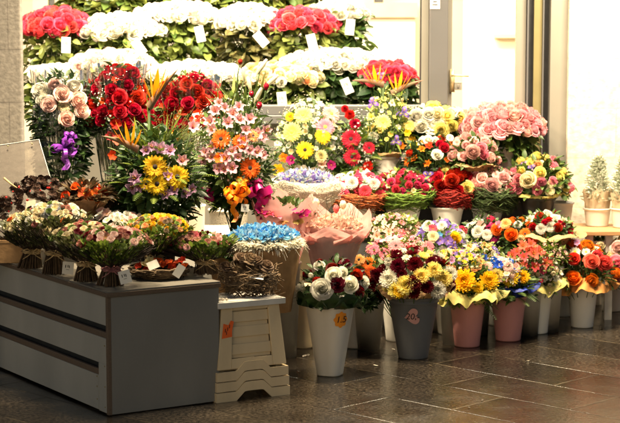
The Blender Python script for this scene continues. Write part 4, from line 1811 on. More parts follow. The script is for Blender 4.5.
# second and third floor rows (their buckets hide behind the first)
def hidden_bucket(C_, rt, ztop_, label, mat=None, zb=0.0, cat='bucket'):
    mb = MB()
    rb = rt * .72
    h = ztop_ - zb
    mb.lathe([(.001, .004), (rb, .004), (rb, 0), (rt, h - .008), (rt + .004, h - .007), (rt + .004, h), (rt - .002, h), (rb - .003, .012), (.001, .012)], 32)
    o = mb.build('flower_bucket', mat or M_white_plastic, None)
    o.location = (C_.x, C_.y, zb)
    return tag(o, label, 'bucket', 'flower buckets')


def row(name, label, box, Y, blabel, br=.07, zb=0.0, bh=None, bmat=None, **k):
    t, C_, Rx, H = bouquet(name, label, 'bouquet', box, Y, **k)
    zt = (at(0, box[3], Y).z - .015) if bh is None else bh
    if blabel:
        hidden_bucket(C_, br, zt, blabel, bmat, zb)
    return t, C_, Rx, H


G2 = 'bouquets on the display tiers'
row('mixed_bouquet', 'orange gerbera and lily bouquet left of the dark red chrysanthemums', (350, 388, 262, 298), 8.15, 'white bucket under the orange gerbera bouquet',
    fixed=[('gerbera', 'orange', .036, 368, 264), ('gerbera', 'peach', .034, 359, 260), ('gerbera', 'orange', .034, 371, 272), ('alstro', 'orange_red', .03, 366, 282)],
    mix=[('gerbera', 'orange', .034, .6), ('small', 'yellow', .02, .4)], cover=.4, leaves=('mid', 200, .045), seed=110, group=G2)
row('gerbera_bouquet', 'pink gerbera bouquet with a large pale centre bloom above the chrysanthemums', (370, 432, 236, 264), 8.5, 'white bucket under the pink gerbera bouquet',
    fixed=[('gerbera', 'pink', .044, 396, 246, .3), ('gerbera', 'pale_pink', .036, 393, 240, .2), ('gerbera', 'pink', .040, 424, 253), ('gerbera', 'pink', .036, 428, 247), ('mum', 'red', .034, 398, 257), ('mum', 'red', .028, 410, 251)],
    mix=[('gerbera', 'pink', .034, .5), ('small', 'white', .02, .3), ('small', 'hot_pink', .02, .2)], cover=.35, leaves=('moss', 190, .045), seed=111, group=G2)
row('mixed_bouquet', 'loose pale pink and green bouquet beside the pink paper cone', (362, 424, 216, 242), 8.72, 'white bucket under the loose pale pink bouquet',
    fixed=[('alstro', 'pale_pink', .03, 377, 236), ('alstro', 'pale_pink', .03, 389, 232), ('small', 'pink', .024, 396, 237), ('small', 'pink', .022, 402, 233)],
    mix=[('small', 'pale_pink', .024, .5), ('small', 'pink', .02, .3), ('small', 'white', .02, .2)], cover=.4, leaves=('moss', 260, .05), blades=('moss', 26, .10, .006), seed=112, group=G2)
row('mixed_bouquet', 'cream rose bouquet with violet and bright blue small blooms', (412, 466, 222, 258), 8.62, 'white bucket under the violet and cream bouquet',
    fixed=[('carnation', 'cream', .032, 433, 237), ('small', 'violet', .022, 430, 245), ('small', 'violet', .022, 421, 236), ('small', 'violet', .022, 448, 241), ('small', 'violet', .022, 440, 241), ('iris', 'violet', .03, 453, 246), ('small', 'sky_blue', .022, 439, 236), ('rose', 'yellow', .026, 455, 238), ('carnation', 'white', .03, 442, 226), ('carnation', 'white', .03, 428, 226), ('small', 'hot_pink', .022, 433, 229)],
    mix=[('carnation', 'white', .028, .4), ('small', 'violet', .02, .4), ('small', 'sky_blue', .018, .1)], cover=.45, leaves=('moss', 160, .04), seed=113, group=G2)
# orange wicker basket
t, C_, Rx, H = bouquet('flower_basket', 'orange wicker basket of small purple, yellow and orange blooms', 'flower basket', (425, 483, 252, 270), 8.3,
    mix=[('small', 'lilac', .018, .25), ('small', 'peach', .02, .25), ('small', 'yellow', .018, .2), ('bud', 'cream', .014, .2), ('small', 'violet', .018, .15)], cover=.5,
    leaves=('moss', 200, .035), filler=[('cream', 90, .006)], seed=114, group=G2)
nest(t, (C_.x, C_.y, C_.z - .035), .135, .05, M_orangewicker, random.Random(3), 170, 'wicker_bowl', .0026, .05)
hidden_bucket(C_, .07, C_.z - .06, 'white bucket under the orange wicker basket')
row('gerbera_bouquet', 'white and magenta gerbera bouquet in a dark holder', (463, 503, 221, 248), 8.85, 'white bucket under the white and magenta gerbera bouquet',
    fixed=[('carnation', 'white', .040, 478, 232), ('carnation', 'white', .032, 487, 235), ('rose', 'hot_pink', .028, 462, 232), ('gerbera', 'magenta', .042, 493, 236), ('gerbera', 'magenta', .026, 489, 228), ('small', 'pale_pink', .022, 481, 226)],
    mix=[('carnation', 'white', .032, .6), ('rose', 'hot_pink', .026, .4)], cover=.3, leaves=('dark', 260, .045), seed=115, group=G2)
row('mixed_bouquet', 'orange carnation and rose bouquet with dark fern below', (496, 540, 222, 248), 8.78, 'white bucket under the orange carnation bouquet', bmat=M_black_plastic,
    fixed=[('rose', 'orange', .034, 511, 235), ('rose', 'orange', .026, 497, 230), ('gerbera', 'orange', .034, 525, 234), ('gerbera', 'orange_red', .030, 533, 240), ('carnation', 'peach', .03, 506, 224), ('carnation', 'white', .026, 518, 225), ('rose', 'cream', .020, 521, 239), ('small', 'lilac', .02, 499, 225)],
    mix=[('rose', 'orange', .03, .6), ('carnation', 'cream', .026, .4)], cover=.3, leaves=('dark', 260, .045), fern=('dark', 50, .09), seed=116, group=G2)
t, C_, Rx, H = row('carnation_bouquet', 'white and red carnation bouquet lying in a kraft paper wrap', (520, 572, 214, 240), 8.80, 'white bucket under the kraft-wrapped white and red carnations',
    fixed=[('carnation', 'white', .028, 541, 229), ('carnation', 'white', .028, 551, 227), ('alstro', 'white', .028, 530, 220), ('alstro', 'white', .028, 549, 216), ('alstro', 'white', .026, 564, 221), ('rose', 'red', .020, 533, 227), ('rose', 'red', .020, 545, 223), ('rose', 'red', .022, 557, 228), ('rose', 'red', .018, 549, 221)],
    mix=[('carnation', 'white', .026, .6), ('rose', 'red', .02, .4)], cover=.25, leaves=('mid', 240, .045), blades=('mid', 20, .09, .006), seed=117, group=G2)
collar(t, (C_.x, C_.y), .10, .180, C_.z - .06, C_.z + .00, M_kraft, random.Random(21), 3, .2)
t, C_, Rx, H = row('mixed_bouquet', 'pale pink gerbera bouquet dotted with bright blue blooms', (472, 522, 258, 286), 8.35, None,
    fixed=[('gerbera', 'pale_pink', .036, 487, 267), ('gerbera', 'pale_pink', .028, 482, 263), ('small', 'blue', .022, 484, 258), ('small', 'blue', .022, 494, 261), ('small', 'blue', .022, 499, 265), ('carnation', 'blush', .026, 508, 267), ('small', 'sky_blue', .02, 489, 274)],
    mix=[('carnation', 'blush', .026, .5), ('small', 'blue', .02, .3), ('small', 'white', .02, .2)], cover=.5, leaves=('moss', 150, .04), seed=118, group=G2, base=inb('w8'))
row('alstroemeria_bouquet', 'coral red alstroemeria bouquet rising behind the front row', (504, 552, 248, 272), 8.52, 'white bucket under the coral alstroemeria bouquet',
    fixed=[('alstro', 'salmon', .034, px, py) for px, py in [(523, 246), (529, 250), (517, 252), (534, 254), (524, 257), (540, 252), (512, 256), (531, 244)]],
    mix=[('alstro', 'salmon', .032, 1)], cover=.5, leaves=('moss', 140, .04), seed=119, group=G2)
row('mixed_bouquet', 'white and violet bouquet behind the chrysanthemum bucket on the right', (456, 500, 244, 264), 8.55, 'white bucket under the violet-specked bouquet',
    mix=[('small', 'violet', .02, .3), ('small', 'white', .02, .3), ('small', 'peach', .02, .3)], cover=.5, leaves=('moss', 160, .04), seed=120, group=G2)
row('mixed_bouquet', 'yellow-green moss bouquet with pale blooms under the orange carnations', (532, 566, 244, 264), 8.62, 'white bucket under the moss bouquet',
    mix=[('small', 'pale_pink', .018, .5), ('bud', 'cream', .014, .5)], cover=.25, leaves=('moss', 220, .04), seed=121, group=G2)
row('mixed_bouquet', 'dark leafy bouquet filling the gap left of the red and white roses', (340, 372, 290, 308), 8.0, None, leaves=('dark', 200, .05), seed=122, group=G2, base=inb('w1'))
row('mixed_bouquet', 'red chrysanthemum bouquet filling the gap behind the grey bucket', (372, 402, 278, 304), 8.1, None,
    mix=[('mum', 'dark_red', .028, 1)], cover=.6, leaves=('dark', 120, .04), seed=123, group=G2, base=inb('w2'))

# ================================================================== SHELF ROW (white buckets with twig nests)
SH = .455
bk('n1', 356, 231, 34, 203, 42, M_white_plastic, 'white bucket under the rust-coloured twig nest', z=SH)
bk('n2', 403, 229.5, 27, 206, 37, M_white_plastic, 'white bucket under the green grass nest', z=SH)
bk('n3', 447, 228.5, 25, 208, 34, M_white_plastic, 'white bucket under the red twig nest', z=SH)
bk('n4', 487, 228, 24, 209, 33, M_lightgrey_plastic, 'light grey bucket under the dark green nest', z=SH)
bk('n5', 537, 228, 24, 198, 36, M_black_plastic, 'black bucket under the yellow and pink rose bouquet', z=SH)
bk('n6', 560, 227, 20, 203, 26, M_lightgrey_plastic, 'light grey bucket at the right end of the lower shelf', z=SH)


def nestb(key, label, box, mat, seed, hn=.075, **k):
    Y = B[key][1].y
    t, C_, Rx, H = bouquet('flower_nest', label, 'flower nest', box, Y, seed=seed, group='bouquets in twig nests', base=Vector((B[key][1].x, Y, SH + .03)), flat=.35, depth=.8, **k)
    cz = at(0, box[3] - 1, Y).z
    nest(t, (C_.x, C_.y, cz - .0), Rx * 1.0, hn, mat, random.Random(seed), 330, 'twig_ring', .0020, .12)
    return t, C_, Rx, H


nestb('n1', 'white and hot pink carnation bouquet in a rust-coloured twig nest', (327, 388, 174, 201), M_rustwig, 130,
      fixed=[('carnation', 'white', .036, 352, 183), ('carnation', 'white', .034, 341, 189), ('carnation', 'hot_pink', .032, 344, 194), ('carnation', 'hot_pink', .03, 365, 191), ('carnation', 'hot_pink', .026, 380, 195), ('carnation', 'white', .03, 374, 184), ('carnation', 'hot_pink', .026, 358, 180)],
      mix=[('carnation', 'white', .026, .5), ('carnation', 'hot_pink', .024, .5)], cover=.45, leaves=('moss', 170, .045), filler=[('white', 120, .006)])
nestb('n2', 'hot pink small rose bouquet in a bright green grass nest', (373, 433, 172, 200), M_greentwig, 131,
      fixed=[('rose', 'hot_pink', .020, px, py) for px, py in [(391, 182), (396, 189), (409, 185), (410, 196), (421, 196), (425, 188), (408, 179), (420, 180)]],
      mix=[('rose', 'hot_pink', .018, .4), ('small', 'cream', .018, .5)], cover=.30, leaves=('moss', 260, .045), filler=[('cream', 60, .006)])
nestb('n3', 'red and yellow rose bouquet in a dark red twig nest', (430, 476, 170, 199), M_redtwig, 132,
      fixed=[('rose', 'red', .030, 438, 178), ('rose', 'red', .030, 440, 185), ('rose', 'red', .030, 452, 181), ('rose', 'red', .026, 459, 190), ('rose', 'lemon', .028, 467, 188), ('rose', 'lemon', .028, 474, 190), ('carnation', 'lemon', .026, 445, 172), ('iris', 'violet', .03, 428, 176), ('rose', 'red', .024, 460, 178)],
      mix=[('rose', 'red', .028, .8), ('rose', 'lemon', .028, .2)], cover=.5, leaves=('mid', 150, .04))
nestb('n4', 'pale pink rose bouquet in a dark green fibre nest', (464, 519, 170, 199), M_darkgreentwig, 133,
      fixed=[('rose', 'pale_pink', .034, 492, 185), ('rose', 'blush', .030, 482, 178), ('rose', 'pale_pink', .028, 504, 178), ('rose', 'pink', .028, 511, 188), ('carnation', 'blush', .026, 496, 175)],
      mix=[('rose', 'pale_pink', .028, .5), ('small', 'blush', .02, .5)], cover=.55, leaves=('mid', 180, .045), filler=[('blush', 110, .006)], hn=.12)
Y = B['n5'][1].y
t, C_, Rx, H = bouquet('rose_bouquet', 'pink and yellow rose bouquet with broad leaves and yellow paper on the shelf end', 'bouquet', (508, 568, 158, 198), Y,
    fixed=[('rose', 'pink', .028, 541, 182), ('rose', 'cream', .036, 528, 181), ('rose', 'lemon', .028, 540, 173), ('rose', 'pink', .024, 518, 179), ('rose', 'pink', .024, 553, 181), ('carnation', 'cream', .024, 550, 191), ('carnation', 'cream', .022, 551, 184), ('rose', 'peach', .022, 538, 165), ('iris', 'violet', .024, 532, 168), ('iris', 'violet', .02, 524, 164), ('rose', 'lemon', .022, 521, 171)],
    mix=[('rose', 'pink', .026, .4), ('rose', 'lemon', .026, .4), ('small', 'cream', .02, .2)], cover=.3, leaves=('mid', 300, .065), blades=('moss', 40, .12, .008), seed=134, base=Vector((B['n5'][1].x, Y, SH + .05)), group='bouquets on the display tiers')
collar(t, (C_.x, C_.y), .09, .145, C_.z - .06, C_.z - .035, M_yellow_paper, random.Random(4), 5, .2)

# ================================================================== UPPER SHELF
SU = .60
bk('u1', 381, 195, 36, 157, 42, M_white_plastic, 'white bucket under the yellow gerbera and iris arrangement', z=SU)
bk('u2', 431, 197, 28, 168, 34, M_lightgrey_plastic, 'grey bucket under the orange and red rose bouquet', z=SU)
bk('u3', 472, 198, 26, 168, 32, M_lightgrey_plastic, 'grey bucket under the kraft-wrapped pink roses', z=SU)
bk('u4', 495, 196, 40, 147, 54, M_lightgrey_plastic, 'large grey bucket holding the big bunch of pink roses', z=SU - .0)
Y = B['u4'][1].y - .02
t, C_, Rx, H = bouquet('rose_bunch', 'large domed bunch of pink roses in the big grey bucket', 'rose bunch', (465, 541, 107, 140), Y,
    mix=[('rose', 'soft_pink', .035, .6), ('rose', 'pale_pink', .035, .4)], cover=1.0, leaves=None, seed=140, base=Vector((B['u4'][1].x, Y, SU + .05)), up=.4, face=.5, depth=.8, flat=.3)
mb = MB()
rg = random.Random(9)
for i in range(420):
    a = rg.uniform(0, 6.28)
    k = rg.uniform(.3, .95)
    v = rg.random()
    p = Vector((C_.x + math.cos(a) * Rx * k * (1 - .35 * v), C_.y + math.sin(a) * Rx * .8 * k * (1 - .35 * v), C_.z - .01 - .13 * v))
    L = .055 * rg.uniform(.6, 1.3)
    leaf(mb, place(p, orient(Vector((math.cos(a), math.sin(a) - .2, rg.uniform(-.9, .3))), rg)), L, L * .33, rg.uniform(0, .8), .3, rg.random() ** 1.5)
mb.build('leaves', LM('mid'), t)
price_tag(t, at(518, 131, Y - Rx * .8), 0, .1, -.9, .030, .045)

Y = 9.36
t, C_, Rx, H = bouquet('rose_bunch', 'white and yellow rose bunch left of the big pink bunch', 'rose bunch', (405, 464, 108, 134), Y,
    fixed=[('rose', 'white', .038, 417, 117), ('rose', 'white', .038, 428, 115), ('rose', 'white', .036, 421, 126), ('rose', 'lemon', .036, 441, 130), ('rose', 'lemon', .036, 452, 126), ('rose', 'lemon', .036, 447, 116), ('rose', 'cream', .034, 437, 114), ('rose', 'lemon', .034, 460, 118)],
    mix=[('rose', 'white', .036, .5), ('rose', 'lemon', .036, .5)], cover=.6, leaves=('dark', 240, .06), seed=141, drop=.10, base=Vector((at(435, 134, Y).x, Y, SU + .05)), up=.35, depth=.5)
hidden_bucket(Vector((at(435, 134, Y).x, Y + .0, 0)), .055, .80, 'narrow bucket under the white and yellow roses', M_black_plastic, SU + .001)
Y = B['u2'][1].y - .05
t, C_, Rx, H = bouquet('rose_bouquet', 'orange, red and white bouquet with a wide leaf collar on the upper shelf', 'bouquet', (404, 464, 140, 172), Y,
    fixed=[('alstro', 'orange', .03, 422, 149), ('alstro', 'orange_red', .03, 429, 146), ('rose', 'red', .026, 444, 148), ('rose', 'red', .022, 440, 144), ('rose', 'white', .030, 437, 155), ('alstro', 'orange', .028, 452, 142), ('rose', 'white', .022, 428, 140), ('small', 'yellow', .02, 414, 146), ('carnation', 'white', .022, 450, 138)],
    mix=[('alstro', 'orange', .026, .4), ('rose', 'red', .024, .3), ('rose', 'white', .026, .3)], cover=.3, leaves=('dark', 300, .06), blades=('mid', 22, .10, .011), seed=142, base=Vector((B['u2'][1].x, Y, SU + .05)), group='bouquets on the display tiers')
Y = B['u3'][1].y - .07
t, C_, Rx, H = bouquet('rose_bouquet', 'small pink rose bouquet wrapped in kraft paper on the upper shelf', 'bouquet', (450, 496, 137, 169), Y,
    fixed=[('rose', 'pale_pink', .036, 473, 152), ('rose', 'pink', .028, 481, 149), ('rose', 'pale_pink', .026, 466, 145), ('rose', 'pink', .024, 484, 155), ('carnation', 'pale_pink', .024, 457, 143), ('rose', 'blush', .024, 474, 142)],
    mix=[('rose', 'pale_pink', .026, 1)], cover=.3, leaves=('mid', 260, .05), seed=143, base=Vector((B['u3'][1].x, Y, SU + .05)), group='bouquets on the display tiers')
collar(t, (C_.x, C_.y), .07, .125, C_.z - .055, C_.z - .02, M_kraft, random.Random(5), 4, .25)


def strelitzia(parent, px, py, Y, dirx, L, rg, base, beakang=.25):
    """bird-of-paradise head with beak to one side"""
    p = at(px, py, Y)
    mb = MB()
    d = Vector((dirx, -.15, beakang)).normalized()
    pts, n = [], 10
    sidev = d.cross(Vector((0, 0, 1))).normalized()
    upv = sidev.cross(d)
    vs_, fs = [], []
    for i in range(n + 1):
        t_ = i / n
        c_ = p - d * L * .12 + d * L * 1.05 * t_ + Vector((0, 0, .008 * math.sin(t_ * 3)))
        r = .019 * (1 - t_) ** .75 + .0006
        for q in range(6):
            a = q * math.pi / 3
            vs_.append(c_ + sidev * (r * .55 * math.cos(a)) + upv * (r * math.sin(a)))
    for i in range(n):
        for q in range(6):
            a0, a1 = i * 6 + q, i * 6 + (q + 1) % 6
            fs.append((a0, a1, a1 + 6, a0 + 6))
    mb.add(vs_, fs, 0, 0)
    mb.build('beak', plain('bird_flower_beak', (.10, .13, .06), .5, .2, 14, alt=(.30, .09, .07)), parent)
    mb = MB()
    for k in range(5):
        ang = [-.5, -.15, .2, .55, .85][k]
        dd = (Vector((dirx * ang * .9, -.12 + .08 * (k % 2), 1.0))).normalized()
        blade(mb, p + d * (.01 * k), dd, L * rg.uniform(.5, .72), .017, .8, -.08, 6)
    mb.build('sepals', PM('yellow') if False else plain('orange_sepal', (.92, .40, .01), .45, .08, 30, trans=.2), parent)
    mb = MB()
    blade(mb, p + d * .02, (d + Vector((0, 0, .45))), L * .5, .005, .3, .1, 4)
    mb.build('blue_tongue', PM('violet'), parent)
    mb = MB()
    mb.tube([base, base.lerp(p, .5) + Vector((-dirx * .015, 0, 0)), p - d * L * .1], .005, .006, 6)
    mb.build('stems', M_stem, parent)


# iris and yellow gerbera arrangement with a bird flower
Y = B['u1'][1].y - .02
bs = Vector((B['u1'][1].x, Y, SU + .05))
t, C_, Rx, H = bouquet('flower_arrangement', 'tall arrangement of yellow gerbera, violet iris and a bird-of-paradise flower', 'arrangement', (366, 412, 92, 158), Y,
    fixed=[('gerbera_y', 'lemon', .052, 383, 122, .8), ('gerbera_y', 'lemon', .032, 410, 126), ('gerbera_y', 'yellow', .034, 412, 141), ('alstro', 'orange', .028, 401, 146), ('iris', 'violet', .034, 373, 103), ('iris', 'violet', .036, 403, 113), ('iris', 'violet', .030, 396, 141), ('iris', 'violet', .026, 403, 156),
           ('iris', 'violet', .024, 381, 75), ('alstro', 'white', .028, 392, 103), ('bud', 'cream', .014, 402, 100), ('alstro', 'lemon', .028, 371, 117), ('mum', 'white', .026, 373, 137), ('small', 'yellow', .02, 407, 133)],
    mix=[('small', 'lemon', .02, .6), ('small', 'white', .018, .4)], cover=.2, leaves=('moss', 200, .045), blades=('moss', 46, .17, .007), seed=144, base=bs, filler=[('lemon', 120, .006)])
strelitzia(t, 380, 84, Y - .06, -1, .16, random.Random(3), bs, .12)
strelitzia(t, 395, 92, Y - .05, 1, .17, random.Random(4), bs, .42)
mb = MB()
rg = random.Random(31)
for k in range(9):
    p0 = at(385 + rg.uniform(-8, 8), 118, Y)
    blade(mb, p0, Vector((rg.uniform(-.3, .3), 0, 1)), rg.uniform(.14, .24), .007, rg.random(), rg.uniform(0, .15))
mb.build('upright_leaves', LM('moss'), t)
collar(t, (C_.x, C_.y), .075, .115, at(0, 157, Y).z, at(0, 151, Y).z, M_kraft, random.Random(6), 4, .2)

# red gerbera and gypsophila
Y = 9.25
t, C_, Rx, H = bouquet('gerbera_bouquet', 'slender red gerbera bouquet with white gypsophila and a small tag', 'bouquet', (338, 378, 116, 186), Y,
    fixed=[('gerbera', 'red', .054, 351, 139, .85), ('gerbera', 'red', .056, 352, 157, .85), ('mum', 'red', .030, 350, 115), ('mum', 'red', .032, 355, 124), ('gerbera', 'red', .036, 369, 148), ('mum', 'orange_red', .026, 368, 166), ('mum', 'orange_red', .028, 361, 172), ('mum', 'red', .022, 345, 109)],
    leaves=('mid', 200, .05), fern=('moss', 60, .12), drop=.12, dropw=(1, .8), filler=[('white', 260, .0075)], seed=145, group='bouquets on the display tiers', base=Vector((at(358, 190, Y).x, Y, .64)))
price_tag(t, at(367, 174, Y - .12), .1, 0, .75, .042, .042)
hidden_bucket(Vector((C_.x, Y, 0)), .055, .70, 'black bucket under the slender red gerbera bouquet', M_black_plastic, .601)

# yellow and pink gerbera bouquet above the sisal bowl
Y = 9.22
t, C_, Rx, H = bouquet('gerbera_bouquet', 'yellow and pink gerbera bouquet behind the white sisal bowl', 'bouquet', (276, 342, 100, 172), Y,
    fixed=[('gerbera_y', 'lemon', .052, 292, 132, .5), ('gerbera', 'yellow', .052, 305, 150, .8), ('gerbera_y', 'lemon', .046, 303, 115, .4), ('gerbera_y', 'pale_pink', .050, 331, 114, .6), ('gerbera_y', 'pink', .046, 325, 127, .5), ('gerbera_y', 'yellow', .044, 323, 136, .3),
           ('carnation', 'yellow', .026, 290, 117), ('mum', 'cream', .03, 321, 156), ('alstro', 'pale_pink', .03, 322, 164), ('small', 'magenta', .024, 291, 160), ('small', 'magenta', .026, 331, 165), ('small', 'orange', .024, 284, 158), ('small', 'yellow', .03, 279, 170)],
    mix=[('small', 'cream', .02, .5), ('small', 'white', .02, .5)], cover=.3, leaves=('mid', 200, .05), blades=('moss', 30, .12, .007), fern=('moss', 40, .12), filler=[('cream', 160, .0065)], seed=146, group='bouquets on the display tiers', base=Vector((at(308, 200, Y).x, Y, .64)))
cone_wrap(t, (C_.x, C_.y), .05, .13, .66, at(0, 164, Y).z, M_white_paper, random.Random(7), 'paper_wrap', 9, .05, .02)
hidden_bucket(Vector((C_.x, Y, 0)), .06, .69, 'black bucket under the yellow and pink gerbera bouquet', M_black_plastic, .601)

# white sisal bowl with blue dried flowers
Y = 8.35
zc = at(305, 190, Y).z
t = thing('sisal_bouquet', 'round bowl-shaped bouquet of white sisal topped with blue flowers', 'bouquet', (at(305, 190, Y).x, Y, zc - .22))
cx_ = at(305, 190, Y).x
mb = MB()
rg = random.Random(6)


def fn(u, v):
    an = u * 2 * math.pi
    n1 = noise.noise(Vector((math.cos(an) * 3, math.sin(an) * 3, v * 3)))
    prof = [(.02, -.22), (.05, -.12), (.09, -.06), (.145, -.035), (.168, .0), (.163, .035), (.150, .048), (.135, .035)]
    f_ = v * (len(prof) - 1)
    i_ = min(len(prof) - 2, int(f_))
    q = f_ - i_
    r = prof[i_][0] * (1 - q) + prof[i_ + 1][0] * q
    z = prof[i_][1] * (1 - q) + prof[i_ + 1][1] * q
    r *= 1 + .05 * n1 + rg.uniform(-.018, .018)
    return (cx_ + r * math.cos(an), Y + r * math.sin(an) * .92, zc + z + .012 * n1)


mb.grid(90, 21, fn, wrap=True)
for i in range(420):
    a = rg.uniform(0, 6.28)
    r = .16 * rg.uniform(.92, 1.05)
    z = rg.uniform(-.045, .05)
    p = Vector((cx_ + r * math.cos(a), Y + r * .92 * math.sin(a), zc + z))
    q = p + Vector((-math.sin(a), math.cos(a), rg.uniform(-.5, .5))) * rg.uniform(.01, .04)
    m_ = (p + q) / 2 + Vector((math.cos(a), math.sin(a), rg.uniform(0, 1))) * .007
    mb.tube([p, m_, q], .0007, None, 3, 0, 0, False)
mb.build('sisal_cuff', M_lace, t)


def fluff(parent, c, rx, ry, h, n, cols, rg, L=.022, name='blue_flowers', wd=.38, up=.8):
    """dense mass of ruffled petals in a dome"""
    mbs = [MB() for _ in cols]
    for i in range(n):
        a = rg.uniform(0, 6.28)
        k = math.sqrt(rg.random())
        p = Vector((c[0] + rx * k * math.cos(a), c[1] + ry * k * math.sin(a), c[2] + h * math.sqrt(max(0, 1 - k * k * .9)) * rg.uniform(.8, 1.08)))
        mb_ = mbs[rg.randrange(len(cols))]
        d = Vector((math.cos(a) * k, math.sin(a) * k, up)) + rdir(rg) * .9
        l_ = L * rg.uniform(.6, 1.3)
        leaf(mb_, place(p, orient(d, rg)), l_, l_ * wd, rg.uniform(-.7, .9), rg.uniform(.2, .8), rg.random(), 3)
    for cc, mb_ in zip(cols, mbs):
        mb_.build(name, PM(cc), parent)


PC['blue_white'] = ((.30, .40, .75), (.70, .72, .80))
PC['sky_deep'] = ((.03, .30, .75), (.12, .5, .82))
PC['sky_mid'] = ((.22, .58, .86), (.5, .72, .86))
PC['peach_white'] = ((.86, .66, .52), (.88, .50, .36))
fluff(t, (cx_, Y, zc + .02), .130, .12, .055, 900, ['blue_white', 'blue_white', 'violet', 'white'], random.Random(2), .024)
# paper cone under it with handwriting
Y2 = 8.32
zt_ = at(300, 186, Y2).z
cone_wrap(t, (cx_ - .02, Y + .01), .045, .165, zc - .215, zc - .045, M_white_paper, random.Random(12), 'paper_cone', 7, .03, .012)
hidden_bucket(Vector((cx_ - .02, Y + .01, 0)), .075, zc - .15, 'white bucket under the white sisal bouquet')
for (px, py) in [(296, 212)]:
    pass

# ================================================================== LEFT: tall bouquets behind the counter
def cello_bouquet(label, box, Y, wrapbox, seed, **k):
    t, C_, Rx, H = bouquet('cellophane_bouquet', label, 'bouquet', box, Y, seed=seed, group='bouquets in clear cellophane', **k)
    x0, x1, yt, yb = wrapbox
    zt2, zb2 = at(0, yt, Y).z, at(0, yb, Y).z
    rr = (x1 - x0) / 2 * Y / F
    cxx = at((x0 + x1) / 2, yb, Y).x
    cone_wrap(t, (cxx, Y), rr * .62, rr, zb2, zt2, M_cello, random.Random(seed + 5), 'cellophane', 11, .05, .012, 70)
    mb = MB()
    for i in range(9):
        mb.tube([(cxx + random.Random(i).uniform(-.03, .03), Y + .02, zb2 - .03), (C_.x + random.Random(i + 9).uniform(-.09, .09), Y, C_.z)], .003, .0025, 4)
    mb.build('long_stems', M_stem_darkgreen, t)
    return t, C_, Rx, H


Y = 8.30
t, C_, Rx, H = cello_bouquet('pale pink rose bouquet in clear cellophane tied with purple ribbon', (36, 88, 76, 132), Y, (33, 90, 70, 176), 150,
    fixed=[('rose', 'blush', .037, 49, 105), ('rose', 'blush', .036, 62, 94), ('rose', 'blush', .036, 67, 119), ('rose', 'blush', .036, 81, 111), ('rose', 'blush', .036, 78, 100), ('rose', 'white', .038, 42, 92), ('rose', 'blush', .036, 55, 85), ('rose', 'white', .036, 74, 88), ('carnation', 'cream', .026, 64, 107), ('rose', 'white', .034, 44, 101)],
    leaves=('dark', 240, .06), filler=[('white', 150, .006)], base=Vector((at(62, 175, Y).x, Y, .55)))
mb = MB()
rg = random.Random(2)
for i in range(380):                                       # dark salal leaves inside the sleeve
    a, v = rg.uniform(0, 6.28), rg.random()
    p = Vector((C_.x + math.cos(a) * .10 * (1 - .3 * v), Y + math.sin(a) * .09, C_.z - .30 * v))
    L = .06 * rg.uniform(.6, 1.2)
    leaf(mb, place(p, orient(Vector((math.cos(a), math.sin(a), rg.uniform(-.4, .9))), rg)), L, L * .3, .3, .3, rg.random() ** 2)
mb.build('sleeve_leaves', LM('dark'), t)
bow(t, at(65, 148, Y - .14), M_purple_ribbon, .065, 9, 3, random.Random(3), 'purple_ribbon', .017)
bow(t, at(70, 138, Y - .14), M_purple_ribbon, .05, 7, 2, random.Random(8), 'purple_ribbon', .017)
hidden_bucket(Vector((C_.x, Y, 0)), .07, .60, 'white vase under the cellophane pale rose bouquet', M_white_plastic)

Y = 8.36
REDMIX = [('rose', 'red', .029, .8), ('small', 'orange_red', .022, .2)]
t, C_, Rx, H = cello_bouquet('red rose bouquet with gypsophila in clear cellophane', (90, 148, 68, 142), Y, (88, 147, 64, 160), 151,
    fixed=[('rose', 'red', .031, px, py) for px, py in [(105, 77), (119, 98), (103, 111), (120, 111), (137, 98), (134, 110), (97, 89), (132, 74), (112, 90), (127, 85), (142, 116)]] +
          [('small', 'orange_red', .028, 116, 124), ('small', 'salmon', .028, 118, 140), ('small', 'salmon', .026, 110, 136), ('small', 'orange_red', .024, 113, 155)],
    mix=REDMIX, cover=.45, leaves=('dark', 300, .055), filler=[('white', 520, .0055)], base=Vector((at(118, 170, Y).x, Y, .56)))
cone_wrap(t, (C_.x, Y), .05, .10, .50, at(0, 140, Y).z, cello_mat('milky_cellophane', (.9, .92, .82), .7), random.Random(77), 'lower_cellophane', 15, .12, .03, 90)
hidden_bucket(Vector((C_.x, Y, 0)), .075, .66, 'cream vase under the cellophane red rose bouquet', M_cream_plastic)
Y = 8.60
t, C_, Rx, H = cello_bouquet('third red rose bouquet with curled orange ribbon, next to the lilac arrangement', (158, 222, 76, 140), Y, (156, 222, 78, 150), 152,
    fixed=[('rose', 'red', .032, px, py) for px, py in [(166, 88), (176, 94), (187, 84), (188, 103), (203, 101), (207, 86), (172, 104), (197, 92), (215, 98)]] + [('small', 'orange_red', .03, 195, 120), ('small', 'orange_red', .026, 198, 114)],
    mix=REDMIX, cover=.45, leaves=('mid', 260, .055), filler=[('cream', 560, .0055)], base=Vector((at(190, 170, Y).x, Y, .55)))
bow(t, at(180, 140, Y - .15), M_orange_ribbon, .08, 5, 1, random.Random(9), 'orange_ribbon', .010)
price_tag(t, at(196, 116, Y - .16), .1, .0, -.2, .032, .028)
hidden_bucket(Vector((C_.x, Y, 0)), .07, .62, 'white vase under the third red rose bouquet', M_white_plastic)

